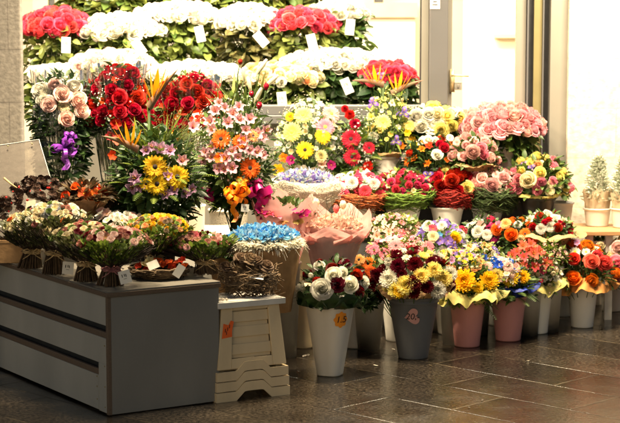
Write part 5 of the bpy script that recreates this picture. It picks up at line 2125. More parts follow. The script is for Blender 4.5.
# big arrangement 1: strelitzia, yellow gerbera, lilac
Y = 7.78
bs = Vector((at(150, 215, Y).x, Y, .52))
t, C_, Rx, H = bouquet('flower_arrangement', 'tall arrangement of bird-of-paradise flowers, yellow gerbera and lilac blooms', 'arrangement', (112, 200, 132, 208), Y,
    fixed=[('gerbera', 'yellow', .064, 155, 167, .85), ('gerbera', 'yellow', .056, 177, 177, .5), ('gerbera', 'yellow', .046, 157, 184, .4), ('gerbera', 'yellow', .03, 146, 184, .3),
           ('alstro', 'lilac', .038, 152, 147), ('alstro', 'lilac', .038, 160, 149), ('alstro', 'lilac', .034, 170, 151), ('alstro', 'lilac', .036, 146, 151), ('alstro', 'pink_lilac', .040, 182, 161), ('alstro', 'lilac', .040, 135, 178), ('alstro', 'lilac', .038, 139, 186), ('alstro', 'lilac', .034, 133, 188),
           ('alstro', 'lilac', .036, 174, 190), ('alstro', 'lilac', .038, 185, 193), ('alstro', 'lilac', .034, 165, 194), ('alstro', 'lilac', .034, 192, 189), ('alstro', 'lilac', .030, 168, 176), ('alstro', 'pink_lilac', .04, 193, 127)],
    leaves=('dark', 420, .065), blades=('dark', 44, .17, .012), fern=('moss', 95, .17), filler=[('cream', 60, .005)], seed=160, base=bs, drop=.16, dropw=(1.0, .75))
strelitzia(t, 152, 103, Y - .06, .75, .20, random.Random(13), bs, .95)
strelitzia(t, 134, 148, Y - .10, -1, .16, random.Random(14), bs, .38)
mb = MB()
rg = random.Random(35)
for k in range(26):
    p0 = at(155 + rg.uniform(-14, 14), 165, Y + .03)
    blade(mb, p0, Vector((rg.uniform(-.8, .8), rg.uniform(-.3, .3), 1)), rg.uniform(.16, .34), .010, rg.random(), rg.uniform(0, .35))
for k in range(3):
    p0 = at(130 + 4 * k, 128 + 4 * k, Y - .05)
    blade(mb, p0, Vector((.5, 0, 1.2)), .16, .006, .9, 1.1, 9)
mb.build('tall_leaves', LM('moss'), t)
mb = MB()
for k in range(150):                                          # panic grass
    p0 = at(168 + rg.uniform(-6, 8), 152 + rg.uniform(-10, 10), Y + .05)
    d = Vector((rg.uniform(-.3, 1), rg.uniform(-.4, .4), rg.uniform(.1, 1))).normalized()
    q = p0 + d * rg.uniform(.08, .2)
    mb.tube([p0, p0.lerp(q, .5) + Vector((0, 0, .01)), q], .0006, None, 3, 0, .8, False)
    for j in range(3):
        mb.ball(p0.lerp(q, .6 + .2 * j) + rdir(rg) * .008, .0018, 0, .9, 4)
mb.build('feather_grass', LM('light'), t)
hidden_bucket(Vector((C_.x, Y + .06, 0)), .08, .56, 'dark bucket hidden behind the counter under the bird-of-paradise arrangement', M_black_plastic)

# arrangement 2: pink alstroemeria with orange gerbera
Y = 8.02
bs = Vector((at(235, 215, Y).x, Y, .55))
pts = [(215, 111), (225, 108), (233, 114), (210, 122), (212, 130), (228, 123), (240, 120), (250, 119), (246, 130), (257, 134), (263, 138), (266, 131), (205, 152), (211, 157), (203, 160), (232, 151), (238, 157), (243, 147), (250, 150), (257, 152), (263, 155), (224, 169), (232, 168), (218, 168), (226, 158), (219, 103), (239, 107), (243, 140), (212, 147)]
t, C_, Rx, H = bouquet('flower_arrangement', 'tall arrangement of pale lilac alstroemeria, orange gerbera and orange ribbon', 'arrangement', (196, 274, 98, 192), Y,
    fixed=[('gerbera', 'orange', .046, 221, 139, .6), ('gerbera', 'orange', .050, 250, 168, .8), ('gerbera', 'orange', .036, 240, 142, .3), ('gerbera', 'peach', .034, 253, 136, .3), ('small', 'orange', .03, 220, 158)] +
          [('alstro', 'pink_lilac', .036, px, py) for px, py in pts],
    leaves=('mid', 300, .055), blades=('moss', 40, .16, .009), filler=[('white', 420, .0065)], fern=('moss', 24, .12), seed=161, base=bs, drop=.20, dropw=(.9, .45))
mb = MB()
rg = random.Random(36)
for k in range(30):
    p0 = at(236 + rg.uniform(-20, 24), 112 + rg.uniform(-8, 20), Y + .03)
    blade(mb, p0, Vector((rg.uniform(-.8, .9), rg.uniform(-.3, .3), 1)), rg.uniform(.10, .22), .007, rg.random(), rg.uniform(0, .3))
mb.build('tall_leaves', LM('light'), t)
for (px, py, dx, dz, s_) in [(260, 70, .5, .8, .026), (268, 84, .7, .6, .028), (250, 88, -.2, 1, .024), (256, 99, .4, .8, .026), (244, 78, -.1, 1, .022)]:
    p = at(px, py, Y)
    o = bloom('bud', 'white', t, p, (dx, -.1, dz), s_, rg)
    o.scale = (s_ * .6, s_ * .6, s_ * 1.7)
for (px, py) in [(266, 88), (251, 95), (259, 107), (240, 63)]:
    bloom('bud', 'red', t, at(px, py, Y), (.2, -.2, 1), .018, rg)
mb = MB()
for (px, py) in [(260, 70), (268, 84), (250, 88), (256, 99), (244, 78), (266, 88), (251, 95), (259, 107), (240, 63)]:
    mb.tube([C_, at(px, py, Y) + Vector((-.01, 0, -.05)), at(px, py, Y)], .003, .0025, 4)
mb.build('lily_stems', M_stem, t)
bow(t, at(235, 196, Y - .17), M_orange_ribbon, .075, 14, 2, random.Random(19), 'orange_ribbon', .020)
bow(t, at(240, 185, Y - .15), M_orange_ribbon, .055, 7, 1, random.Random(29), 'orange_ribbon', .018)
bow(t, at(258, 194, Y - .12), M_magenta_ribbon, .075, 10, 1, random.Random(22), 'magenta_wrap', .035)
bow(t, at(205, 194, Y - .06), M_magenta_ribbon, .06, 6, 0, random.Random(23), 'magenta_wrap', .03)
price_tag(t, at(245, 208, Y - .2), .1, .0, .1, .034, .034)
c = at(240, 215, Y)
bo, bc, brt, bzt = bucket(229, 246, 34, 211, 40, M_lace, 'white lacy bucket under the pale lilac arrangement', z=.30 if False else 0.36)
hidden_bucket(Vector((bc.x, bc.y, 0)), .085, .355, 'upturned white bucket supporting the lacy bucket')
# white lily spray between bouquets
# red-berry sprigs and dark small blooms are part of the arrangement

# pale paper wrap with handwriting below the sisal bowl
t = thing('paper_wrapped_bouquet', 'magenta and green bouquet wrapped in pale pink paper beside the lacy bucket', 'bouquet', (at(278, 225, 7.95).x, 7.95, .4))
cx2 = at(285, 222, 7.95).x
cone_wrap(t, (cx2, 7.98), .05, .15, .40, at(0, 205, 7.95).z, M_pink_paper, random.Random(71), 'paper_cone', 6, .03, .03, open_pts=.05)
C3 = Vector((cx2, 7.98, at(0, 214, 7.95).z))
rg = random.Random(44)
for (px, py, cc, k_) in [(262, 213, 'magenta', 'small'), (268, 215, 'hot_pink', 'small'), (297, 214, 'magenta', 'small'), (304, 216, 'magenta', 'small'), (284, 221, 'peach', 'gerbera_y'), (298, 221, 'lemon', 'gerbera_y'), (276, 217, 'pink', 'small')]:
    bloom(k_, cc, t, at(px, py, 7.86), (rg.uniform(-.2, .2), -.4, 1), .032, rg)
mb = MB()
for i in range(160):
    u = rdir(rg, -.2)
    p = C3 + Vector((u.x * .12, u.y * .10, u.z * .05))
    leaf(mb, place(p, orient(u + Vector((0, 0, .4)), rg)), .03, .009, .3, .3, rg.random())
mb.build('leaves', LM('mid'), t)
hidden_bucket(Vector((cx2, 7.98, 0)), .07, .43, 'white bucket under the magenta bouquet in pink paper')

# ================================================================== PAPER CONES in the middle
# blue top, white feather rim, kraft cone
Y = 7.52
cB = at(264, 246, Y)
zt_ = at(264, 243, Y).z
zb_ = at(264, 312, Y).z
t = thing('feather_bouquet', 'turquoise blue bouquet with white feather rim in a tall kraft paper cone', 'bouquet', (at(285, 312, Y).x, Y + .02, zb_))
cone_wrap(t, (at(278, 312, Y).x, Y + .02), .055, .148, zb_, zt_ - .012, M_kraft, random.Random(81), 'paper_cone', 3, .02, .006, skew=(at(266, 246, Y).x - at(278, 312, Y).x, 0))
cc = Vector((at(264, 246, Y).x, Y + .02, zt_))
rg = random.Random(17)
mb = MB()
mbt = MB()
for i in range(2800):
    a = rg.uniform(0, 6.28)
    r = rg.uniform(.105, .160)
    p = cc + Vector((r * math.cos(a), r * .95 * math.sin(a), -.010 + .026 * rg.random() - (r - .12) * .15))
    d = Vector((math.cos(a), math.sin(a), rg.uniform(-.1, .8))) + rdir(rg) * .8
    l_ = .019 * rg.uniform(.5, 1.3)
    leaf(mb, place(p, orient(d, rg)), l_, l_ * .28, rg.uniform(-.4, 1.0), .5, rg.random(), 3)
for i in range(300):
    a = rg.uniform(0, 6.28)
    p = cc + Vector((.15 * math.cos(a), .14 * math.sin(a), -.01))
    d = Vector((math.cos(a), math.sin(a), rg.uniform(-.9, .5)))
    mb.tube([p, p + d * .02 + Vector((0, 0, .004)), p + d * .045 * rg.random() + Vector((0, 0, -.01))], .0005, None, 3, 0, .8, False)
PC['feather'] = ((.86, .83, .74), (.82, .76, .60))
mb.build('feather_rim', PM('feather'), t)
fluff(t, (cc.x, cc.y, cc.z + .006), .128, .12, .045, 1300, ['sky_deep', 'sky_mid', 'sky_mid'], random.Random(23), .026)
fluff(t, (cc.x, cc.y, cc.z + .004), .125, .12, .030, 260, ['white'], random.Random(24), .022, 'white_flowers')

# left kraft sheet behind it
Y = 7.75
t = thing('kraft_wrapped_bouquet', 'half hidden kraft-wrapped bouquet left of the blue feather cone', 'bouquet', (at(232, 300, Y).x, Y, .25))
cone_wrap(t, (at(232, 300, Y).x, Y), .05, .11, .22, at(0, 252, Y).z, M_kraft, random.Random(83), 'paper_cone', 3, .02, .01)
C3 = Vector((at(232, 250, Y).x, Y, at(0, 254, Y).z))
mb = MB()
rg = random.Random(46)
for i in range(160):
    u = rdir(rg, -.1)
    leaf(mb, place(C3 + Vector((u.x * .09, u.y * .09, u.z * .04)), orient(u, rg)), .05, .014, .3, .3, rg.random())
mb.build('leaves', LM('dark'), t)
hidden_bucket(Vector((C3.x, Y, 0)), .06, .25, 'dark bucket between counter and stool stack', M_black_plastic)

# pink paper cone with pale peach top
Y = 7.92
zt_ = at(335, 226, Y).z
zb_ = at(330, 290, Y).z
cP = Vector((at(334, 226, Y).x, Y, zt_))
t = thing('pink_paper_bouquet', 'pale peach carnation bouquet in a pointed pink and grey paper cone', 'bouquet', (at(330, 290, Y).x, Y, zb_))
bx = at(331, 290, Y).x
cone_wrap(t, (bx, Y), .06, .135, zb_, zt_ - .025, M_grey_paper, random.Random(91), 'grey_paper_cone', 3, .015, .004, skew=(cP.x - bx, 0))
mb = MB()
rg = random.Random(92)
for k in range(6):                                            # pointed corners of folded pink sheets
    a0 = k * 1.047 + .25
    for s_ in (0,):
        def fn(u, v, a0=a0, k=k):
            uu = u * 2 - 1
            an = a0 + uu * .80
            top = .075 + .035 * ((k * 37) % 5) / 4
            r = .108 + .058 * v + .012 * noise.noise(Vector((u * 3, v * 3, k))) + .004 * noise.noise(Vector((u * 11, v * 11, k + 5)))
            z = -.085 + v * (.085 + top * (1 - abs(uu + .25 * math.sin(k)) ** 1.0)) * (1.0 if math.sin(an) > -.35 else .55)
            return (cP.x + r * math.cos(an), cP.y + r * math.sin(an) * .95, cP.z + z)
        mb.grid(22, 14, fn)
mb.build('pink_paper', M_pink_paper, t)
fluff(t, (cP.x, cP.y - .01, cP.z - .015), .112, .11, .045, 1700, ['peach_white', 'peach_white', 'blush'], random.Random(93), .017, 'carnation_mass', .75)
mb = MB()
for k in range(26):                                           # thin curling grasses
    a = rg.uniform(0, 6.28)
    p = cP + Vector((.1 * math.cos(a), .08 * math.sin(a), .0))
    q = p + Vector((rg.uniform(-.05, .05), 0, rg.uniform(.06, .16)))
    mb.tube([p, p.lerp(q, .5) + Vector((rg.uniform(-.02, .02), 0, .01)), q, q + Vector((rg.uniform(-.03, .03), 0, .01))], .0009, .0005, 3, 0, .7, False)
mb.build('grass_sprigs', LM('olive'), t)
for (px, py) in [(343, 207), (336, 211), (316, 205)]:
    bloom('bud', 'white' if px != 336 else 'pink', t, at(px, py, Y + .08), (0, -.2, 1), .022, rg)
# second white-peach wrapped bunch partly behind it on the left
fluff(t, (at(302, 214, 8.0).x, 8.02, at(0, 220, 8.0).z), .04, .04, .03, 160, ['white'], random.Random(95), .022, 'white_flowers')

# ================================================================== DRIED FLOWERS ON STOOL AND COUNTER
def dried_nest(name, label, c, r, h, mat, rg, ntw, roses, wild=.3, cat='dried bouquet'):
    t = thing(name, label, cat, c)
    nest(t, (c.x, c.y, c.z + h * .45), r, h * .75, mat, rg, ntw, 'twig_ring', .0022, wild)
    mb = MB()
    for i in range(int(ntw * .8)):
        a = rg.uniform(0, 6.28)
        p = c + Vector((math.cos(a) * r * rg.uniform(.3, .9), math.sin(a) * r * rg.uniform(.3, .9), h * rg.uniform(.05, .8)))
        d = Vector((math.cos(a), math.sin(a), rg.uniform(-.5, .7))).normalized()
        l_ = r * rg.uniform(.3, .75)
        mb.tube([p, p + d * l_ * .5 + rdir(rg) * .008, p + d * l_ + rdir(rg) * .012], .0020, .0009, 3, 0, 0, False)
    mb.build('loose_twigs', mat, t)
    for (px, py, s_, col, kd) in roses:
        q = at(px, py, c.y - r * .75)
        bloom(kd, col, t, q, (rg.uniform(-.4, .4), -.5, .9), s_, rg)
    return t


cS = STOOL(251, 297)
cS.y += .07
cS.x += .0
t = dried_nest('dried_rose_bouquet', 'round bundle of beige dried roses and brown twigs on the stool', Vector((at(249, 290, cS.y).x, cS.y, zs + .003)), .100, .115, M_browntwig, random.Random(51), 200,
               [(240, 267, .034, 'dried', 'rose'), (254, 271, .036, 'dried', 'rose'), (250, 260, .030, 'dried', 'rose'), (231, 275, .032, 'dried', 'rose'), (266, 267, .030, 'dried', 'rose'), (241, 259, .026, 'dried', 'rose'), (262, 278, .026, 'dried', 'rose'), (226, 268, .026, 'dried', 'rose'), (258, 262, .026, 'dried', 'rose')], .25)
price_tag(t, at(257, 276, cS.y - .11), .2, -.9, -1.3, .032, .055, False)
mb = MB()
rg = random.Random(9)
for k in range(5):
    p = at(222 + rg.uniform(-3, 6), 294 + k * 2, S0.y + .05)
    mb.ball((p.x, p.y, zs + .010), .006, 0, 0, 6)
o = mb.build('shell_garland', M_lace, None)
tag(o, 'small white pods lying on the stool beside the dried roses', 'pods')


def bundle(label, pxb, pyb, topx, yt, seed, tie, top, width=.150, lc='dry', tagp=None, nst=90, hfac=1.0, leafcol='dark', foot=.052, nleaf=700):
    """tied sheaf of stems standing on the counter, flowers on top; pxb,pyb = its foot"""
    rg = random.Random(seed)
    p = onC(pxb, pyb)
    p = Vector((p.x, p.y + .04, ztop))
    T = at(topx, yt, p.y)
    hh = T.z - ztop
    t = thing('dried_bundle', label, 'dried bouquet', p, 'tied bundles standing on the counter')
    off = T.x - p.x
    zw = .30 * hh
    mb = MB()
    for i in range(nst):
        a = rg.uniform(0, 6.28)
        k = math.sqrt(rg.random())
        b0 = p + Vector((math.cos(a) * foot * k, math.sin(a) * foot * k, .001))
        b1 = p + Vector((math.cos(a) * foot * .62 * k + off * .25, math.sin(a) * foot * .62 * k, zw))
        b2 = p + Vector((math.cos(a + .4) * width * .8 * k + off, math.sin(a + .4) * width * .8 * k, hh * rg.uniform(.62, .72)))
        mb.tube([b0, b1, b1.lerp(b2, .5) + rdir(rg) * .006, b2], rg.uniform(.0026, .0042), .0015, 5, 0, 0)
    mb.build('stems', M_stem_dry, t)
    mb = MB()
    for i in range(nleaf):
        v = rg.uniform(.40, .80)
        a = rg.uniform(0, 6.28)
        k = rg.uniform(.75, 1.12)
        rr = width * (.42 + .58 * (v - .3) / .6) * k
        q = p + Vector((off * v + math.cos(a) * rr, math.sin(a) * rr, hh * v))
        l_ = .028 * rg.uniform(.5, 1.3)
        leaf(mb, place(q, orient(Vector((math.cos(a) * .7, math.sin(a) * .7, 1)) + rdir(rg) * .5, rg)), l_, l_ * .26, .2, .3, rg.random() ** 2)
    mb.build('leaves', LM(leafcol), t)
    mb = MB()                                               # thin dark grass heads flaring outwards
    for i in range(70):
        a = rg.uniform(0, 6.28)
        b1 = p + Vector((math.cos(a) * foot * .6 + off * .3, math.sin(a) * foot * .6, zw * 1.1))
        b2 = p + Vector((math.cos(a) * width * rg.uniform(.9, 1.1) + off, math.sin(a) * width * rg.uniform(.9, 1.1), hh * rg.uniform(.55, .74)))
        mb.tube([b1, b1.lerp(b2, .5), b2], .0015, .0022, 3, 0, 0, False)
    mb.build('outer_twigs', M_darktwig, t)
    # tie
    mb = MB()
    cw = p + Vector((off * .25, 0, zw))
    for j in range(5):
        ring = [cw + Vector((math.cos(a) * foot * .70, math.sin(a) * foot * .70, -.008 + j * .004 + .003 * math.sin(a * 2 + j))) for a in [q * .4488 for q in range(15)]]
        mb.tube(ring, .0026, None, 4, 0, 0, False)
    for sgn in (-1, 1):
        a = cw + Vector((.01, -foot * .72, 0))
        mb.tube([a, a + Vector((sgn * .02, -.012, .014)), a + Vector((sgn * .045, -.010, .004)), a + Vector((sgn * .03, -.012, -.006)), a], .0022, None, 4)
        mb.tube([a, a + Vector((sgn * .015, -.012, -.014)), a + Vector((sgn * .04, -.012, -.030))], .0022, .0016, 4)
    mb.build('raffia_tie', tie, t)
    for (kd, col, s_, px, py) in top['fixed']:
        q = at(px, py, p.y - .035)
        n_ = (q - (p + Vector((off, 0, hh * .5)))).normalized()
        bloom(kd, col, t, q, n_ + Vector((0, -.45, .2)), s_, rg)
    pl = []
    for i in range(int(top.get('n', 16) * 3.2)):
        kd, col, s_ = top['mix'][rg.randrange(len(top['mix']))]
        for tr in range(10):
            a = rg.uniform(0, 6.28)
            k = math.sqrt(rg.random())
            q = p + Vector((off + math.cos(a) * width * k * .95, math.sin(a) * width * k * .95, hh * (.66 + .34 * math.sqrt(1 - k * k * .95))))
            if all((q - o_).length > s_ * 1.35 for o_ in pl):
                break
        pl.append(q)
        kd = {'small': 'carnation'}.get(kd, kd) if rg.random() < .7 else kd
        if col == 'green_bud' and rg.random() < .6:
            col = 'dried'
        bloom(kd, col, t, q, (math.cos(a) * k, math.sin(a) * k - .3, .9), s_, rg)
    if tagp:
        price_tag(t, at(tagp[0], tagp[1], p.y - foot - .035), .1, -.15, tagp[2], .045, .050)
    return t


PC['dusty'] = ((.52, .20, .17), (.40, .22, .12))
LC['mixdry'] = ((.03, .035, .012), (.16, .17, .06))
PC['moss'] = ((.16, .24, .05), (.08, .13, .03))
bundle('tied bundle with cream flowers at the far left of the counter', 28, 269, 38, 211, 201, M_raffia,
       dict(fixed=[('small', 'cream', .028, 14, 220), ('carnation', 'cream', .022, 32, 214), ('small', 'peach', .018, 25, 216)], mix=[('small', 'cream', .016), ('carnation', 'cream', .02), ('small', 'white', .014), ('carnation', 'rust', .016)], n=16), leafcol='mixdry')
bundle('tied bundle with a large slate grey rose and white buds', 53, 275, 54, 203, 202, M_raffia,
       dict(fixed=[('rose', 'slate', .040, 53, 214), ('carnation', 'white', .020, 41, 227), ('carnation', 'cream', .022, 35, 216), ('carnation', 'cream', .018, 69, 221), ('carnation', 'cream', .022, 40, 210)], mix=[('carnation', 'white', .018), ('carnation', 'dusty', .016), ('small', 'cream', .015), ('carnation', 'moss', .015)], n=16), tagp=(68, 268, .1), leafcol='mixdry')
bundle('tied bundle with beige and dusty pink flowers behind the mauve bow', 85, 282, 86, 223, 203, M_raffia,
       dict(fixed=[('carnation', 'cream', .024, 73, 231), ('carnation', 'blush', .024, 96, 234), ('small', 'dusty', .018, 84, 227)], mix=[('carnation', 'cream', .018), ('small', 'dusty', .016), ('carnation', 'moss', .016), ('carnation', 'dark_red', .014)], n=16), leafcol='mixdry')
bundle('tied bundle with dusty pink flowers and a mauve ribbon bow', 109, 287, 114, 228, 204, M_mauve_ribbon,
       dict(fixed=[('carnation', 'dusty', .024, 117, 236), ('small', 'dusty', .022, 106, 238), ('small', 'pale_pink', .022, 121, 232), ('small', 'green_bud', .018, 135, 242)], mix=[('small', 'dusty', .018), ('carnation', 'moss', .018), ('carnation', 'blush', .016), ('carnation', 'dark_red', .015)], n=18), tagp=(125, 277, -.25), leafcol='moss', nleaf=800)
bundle('white daisy bundle standing behind the dusty pink one', 118, 262, 122, 213, 205, M_raffia,
       dict(fixed=[('daisy', 'white', .050, 122, 221), ('small', 'white', .026, 100, 220), ('small', 'blush', .024, 107, 214), ('small', 'blush', .022, 101, 211), ('small', 'white', .02, 139, 218)], mix=[('small', 'white', .016), ('small', 'blush', .016), ('small', 'white', .018)], n=18), leafcol='mixdry')
bundle('yellow button flower bundle with dark brown stems', 152, 276, 158, 215, 206, M_raffia,
       dict(fixed=[('carnation', 'yellow', .016, px, py) for px, py in [(148, 222), (155, 219), (161, 224), (152, 228), (171, 220), (176, 226), (182, 230), (168, 229), (175, 233), (143, 221), (163, 217), (157, 230)]], mix=[('carnation', 'peach', .015), ('carnation', 'yellow', .015), ('small', 'green_bud', .014)], n=24), leafcol='moss', width=.145)
bundle('pink chrysanthemum bundle with bright green leaves at the counter corner', 206, 275, 196, 233, 207, M_raffia,
       dict(fixed=[('mum', 'pink', .036, 194, 238), ('mum', 'pale_pink', .026, 184, 241), ('mum', 'pale_pink', .024, 201, 238), ('small', 'dusty', .016, 170, 246), ('small', 'dusty', .016, 213, 240), ('bud', 'dusty', .012, 167, 240)], mix=[('carnation', 'moss', .018), ('small', 'dusty', .016), ('carnation', 'pale_pink', .016), ('bud', 'dark_red', .010)], n=20), leafcol='moss', width=.155, nleaf=700)

# small log wreath with red-orange flowers
p = onC(160, 279)
Yw = p.y + .05
t = thing('dried_wreath', 'small brown twig wreath with orange-red flowers and white tags', 'wreath', (at(160, 278, Yw).x, Yw, ztop))
nest(t, (t.location.x, Yw, ztop + .022), .115, .038, M_browntwig, random.Random(61), 330, 'twig_ring', .003, .06)
rg = random.Random(62)
for (px, py) in [(139, 267), (147, 271), (155, 269), (163, 266), (172, 268), (178, 263), (184, 267), (169, 263), (159, 262), (176, 271), (151, 265), (182, 261)]:
    bloom('small', rg.choice(['orange_red', 'red', 'orange_red']), t, at(px, py, Yw - .05), (rg.uniform(-.3, .3), -.5, .9), .020, rg)
for (px, py) in [(150, 263), (156, 266), (145, 266)]:
    bloom('small', 'cream', t, at(px, py, Yw - .06), (rg.uniform(-.3, .3), -.5, .9), .020, rg)
price_tag(t, at(153, 265, Yw - .10), .2, -.5, 1.2, .034, .045, False)
price_tag(t, at(179, 271, Yw - .12), .2, -.2, .6, .032, .052, False)

# pinecone wreath
Yw = 7.70
pc = at(40, 200, Yw)
t = thing('pine_cone_wreath', 'dark pine cone wreath with red berries and white stars', 'wreath', (pc.x, Yw, pc.z - .09))
rg = random.Random(63)
conem = MB()
for L in range(6):
    for k in range(8):
        a = k * .785 + L * .4
        r = .9 * math.sin(.5 + L * .42)
        z = L * .33
        c0 = Vector((math.cos(a) * r * .3, math.sin(a) * r * .3, z))
        c1 = Vector((math.cos(a) * r, math.sin(a) * r, z + .28))
        s_ = Vector((-math.sin(a), math.cos(a), 0)) * .27
        conem.add([c0 - s_ * .4, c0 + s_ * .4, c1 + s_, c1 + Vector((math.cos(a) * .1, math.sin(a) * .1, .1)), c1 - s_], [(0, 1, 2, 3, 4)], 0, 0)
conem.ball((0, 0, .8), .4, 0, 0, 6, .9)
cme = conem.mesh('pine_cone', [plain('pine_cone_brown', (.040, .018, .010), .6, .5, 3)], False)
for i in range(98):
    a = rg.uniform(0, 6.28)
    e = rg.uniform(-.25, 1.45)
    q = Vector((pc.x + .150 * math.cos(a) * math.cos(e), Yw + .115 * math.sin(a) * math.cos(e), pc.z - .035 + .105 * math.sin(e) * rg.uniform(.85, 1.05)))
    o = bpy.data.objects.new('pine_cone', cme)
    COL.objects.link(o)
    o.parent = t
    o.location = q - t.location
    s_ = rg.uniform(.016, .023)
    o.scale = (s_, s_, s_)
    o.rotation_euler = (Vector((math.cos(a), math.sin(a) - .3, math.sin(e))) + rdir(rg) * .5).to_track_quat('Z', 'Y').to_euler()
berry = plain('red_berry', (.45, .01, .008), .15, .1, 3)
star = plain('white_star', (.8, .78, .72), .5, .03)
for i in range(40):
    mb = MB()
    a, e = rg.uniform(3.3, 6.1), rg.uniform(-.1, 1.2)
    q = Vector((pc.x + .160 * math.cos(a) * math.cos(e), Yw + .130 * math.sin(a) * math.cos(e), pc.z - .035 + .118 * math.sin(e)))
    mb.ball(q, rg.uniform(.0035, .006), 0, 0, 8)
    mb.build('red_berry', berry, t)
for (px, py) in [(25, 203), (32, 192), (31, 212), (48, 197), (61, 189), (49, 181), (74, 198), (63, 200), (8, 216)]:
    mb = MB()
    q = at(px, py, Yw - .135)
    for k in range(6):
        a = k * 1.047
        d = Vector((math.cos(a), 0, math.sin(a)))
        n_ = Vector((-math.sin(a), 0, math.cos(a)))
        mb.add([q - n_ * .0022, q + n_ * .0022, q + d * .011], [(0, 1, 2)], 0, 0)
        mb.add([q + Vector((0, .002, 0)) - n_ * .0022, q + Vector((0, .002, 0)) + n_ * .0022, q + d * .011 + Vector((0, .002, 0))], [(0, 2, 1)], 0, 0)
    mb.build('white_star', star, t)
mb = MB()
p0 = at(12, 180, Yw - .08)
mb.tube([at(4, 178, Yw - .06), at(11, 184, Yw - .08), at(17, 188, Yw - .09)], .005, .003, 6)
mb.build('rope_loop', M_raffia, t)
box_z = pc.z - .095
# orange dried mushroom bouquet in bark
Yo = 7.66
po = at(85, 203, Yo)
t = thing('dried_bouquet', 'orange and brown dried bouquet in a torn bark cuff', 'dried bouquet', (po.x, Yo, po.z - .06))
rg = random.Random(64)
mb = MB()
for k in range(26):
    a0 = k * .242
    h_ = rg.uniform(.075, .12)

    def fn(u, v, a0=a0, h_=h_):
        an = a0 + (u - .5) * .36 * (1 - .35 * v)
        r = .04 + .085 * v ** .8
        return (po.x + r * math.cos(an), Yo + r * math.sin(an), po.z - .055 + h_ * v)
    mb.grid(3, 4, fn)
mb.build('bark_cuff', plain('bark', (.22, .12, .06), .85, .35, 40, .3), t)
for i in range(26):
    u = rdir(rg, 0)
    bloom(rg.choice(['rose', 'small', 'carnation']), rg.choice(['rust', 'rust', 'orange_red', 'dried']), t, po + Vector((u.x * .10, u.y * .09, .028 + u.z * .045)), u + Vector((0, -.3, .3)), .026, rg)
mb = MB()
for i in range(120):
    u = rdir(rg, 0)
    p = po + Vector((u.x * .11, u.y * .10, .02 + u.z * .05))
    leaf(mb, place(p, orient(u, rg)), .045, .012, .3, .3, rg.random())
mb.build('leaves', LM('dry'), t)
# dark stem sheaf with red berries
Yo = 7.80
po = at(118, 205, Yo)
t = thing('dried_sheaf', 'dark brown stem sheaf topped with small dark red berries', 'dried bouquet', (po.x, Yo, po.z - .12))
mb = MB()
for i in range(240):
    a = rg.uniform(0, 6.28)
    k = math.sqrt(rg.random())
    b0 = po + Vector((math.cos(a) * .03 * k + .02, math.sin(a) * .03 * k, -.10))
    b1 = po + Vector((math.cos(a) * .11 * k - .01, math.sin(a) * .09 * k, .065 + rg.uniform(-.03, .03)))
    mb.tube([b0, b0.lerp(b1, .5) + rdir(rg) * .006, b1], .0024, .0015, 4)
mb.build('stems', M_stem_dry, t)
mb = MB()
for i in range(220):
    a = rg.uniform(0, 6.28)
    k = math.sqrt(rg.random())
    mb.ball(po + Vector((math.cos(a) * .10 * k, math.sin(a) * .09 * k, .065 + .03 * (1 - k) + rg.uniform(-.008, .012))), rg.uniform(.003, .006), 0, 0, 5)
mb.build('berries', plain('dark_berries', (.16, .012, .012), .4, .6, 90), t)
# raised plank the wreath and dried bunches stand on
zpl = at(60, 213, 7.70).z
shelf('plant_stand', 'narrow stand behind the counter carrying the pine cone wreath', at(-30, 0, 7.8).x, at(142, 0, 7.8).x, 7.54, 7.98, box_z + .0, .025, M_stagewood)

# cardboard box
p = onC(8, 264)
t = thing('cardboard_box', 'plain brown cardboard box at the left edge of the counter', 'box', (p.x, p.y + .06, ztop))
mb = MB()
mbx = Matrix.Translation((p.x - .04, p.y + .07, ztop)) @ Matrix.Rotation(R(8), 4, 'Z')
mb.box(-.10, -.06, .001, .10, .06, .098, M=mbx)
bevel(mb.build('box_body', M_kraft, t, False), .002)
mb = MB()
mb.box(-.10, -.061, .088, .10, -.0602, .0985, M=mbx)
mb.box(-.10, -.001, .0985, .10, .001, .0992, M=mbx)
mb.build('box_flap', M_kraft, t, False)

# acrylic board
a, b_ = at(-6, 146, 8.02), at(39, 139.5, 8.02)
c_, d_ = at(56, 196, 7.90), at(-6, 206, 7.90)
t = thing('acrylic_board', 'frosted clear plastic board leaning at the left picture edge', 'board', (d_.x + .1, 7.90, d_.z))
mb = MB()
n_ = (b_ - a).cross(d_ - a).normalized() * .004
vs_ = [a, b_, c_, d_, a + n_, b_ + n_, c_ + n_, d_ + n_]
mb.add(vs_, [(0, 1, 2, 3), (7, 6, 5, 4), (0, 4, 5, 1), (1, 5, 6, 2), (2, 6, 7, 3), (3, 7, 4, 0)])
mm, tt, bb = nodes('frosted_acrylic')
bb.inputs['Base Color'].default_value = (.17, .15, .13, 1)
bb.inputs['Roughness'].default_value = .22
tp = tt.nodes.new('ShaderNodeBsdfTransparent')
ms = tt.nodes.new('ShaderNodeMixShader')
nn = tt.nodes.new('ShaderNodeTexNoise')
nn.inputs['Scale'].default_value = 7
nn.inputs['Detail'].default_value = 7
rr_ = tt.nodes.new('ShaderNodeMapRange')
rr_.inputs[1].default_value = .3
rr_.inputs[2].default_value = .7
rr_.inputs[3].default_value = .45
rr_.inputs[4].default_value = .85
tt.links.new(nn.outputs['Fac'], rr_.inputs[0])
tt.links.new(rr_.outputs[0], ms.inputs[0])
tt.links.new(tp.outputs[0], ms.inputs[1])
tt.links.new(bb.outputs[0], ms.inputs[2])
tt.links.new(ms.outputs[0], tt.nodes['Material Output'].inputs[0])
mb.build('board_sheet', mm, t, False)
mb = MB()
mb.tube([a, b_, c_], .0028, None, 4)
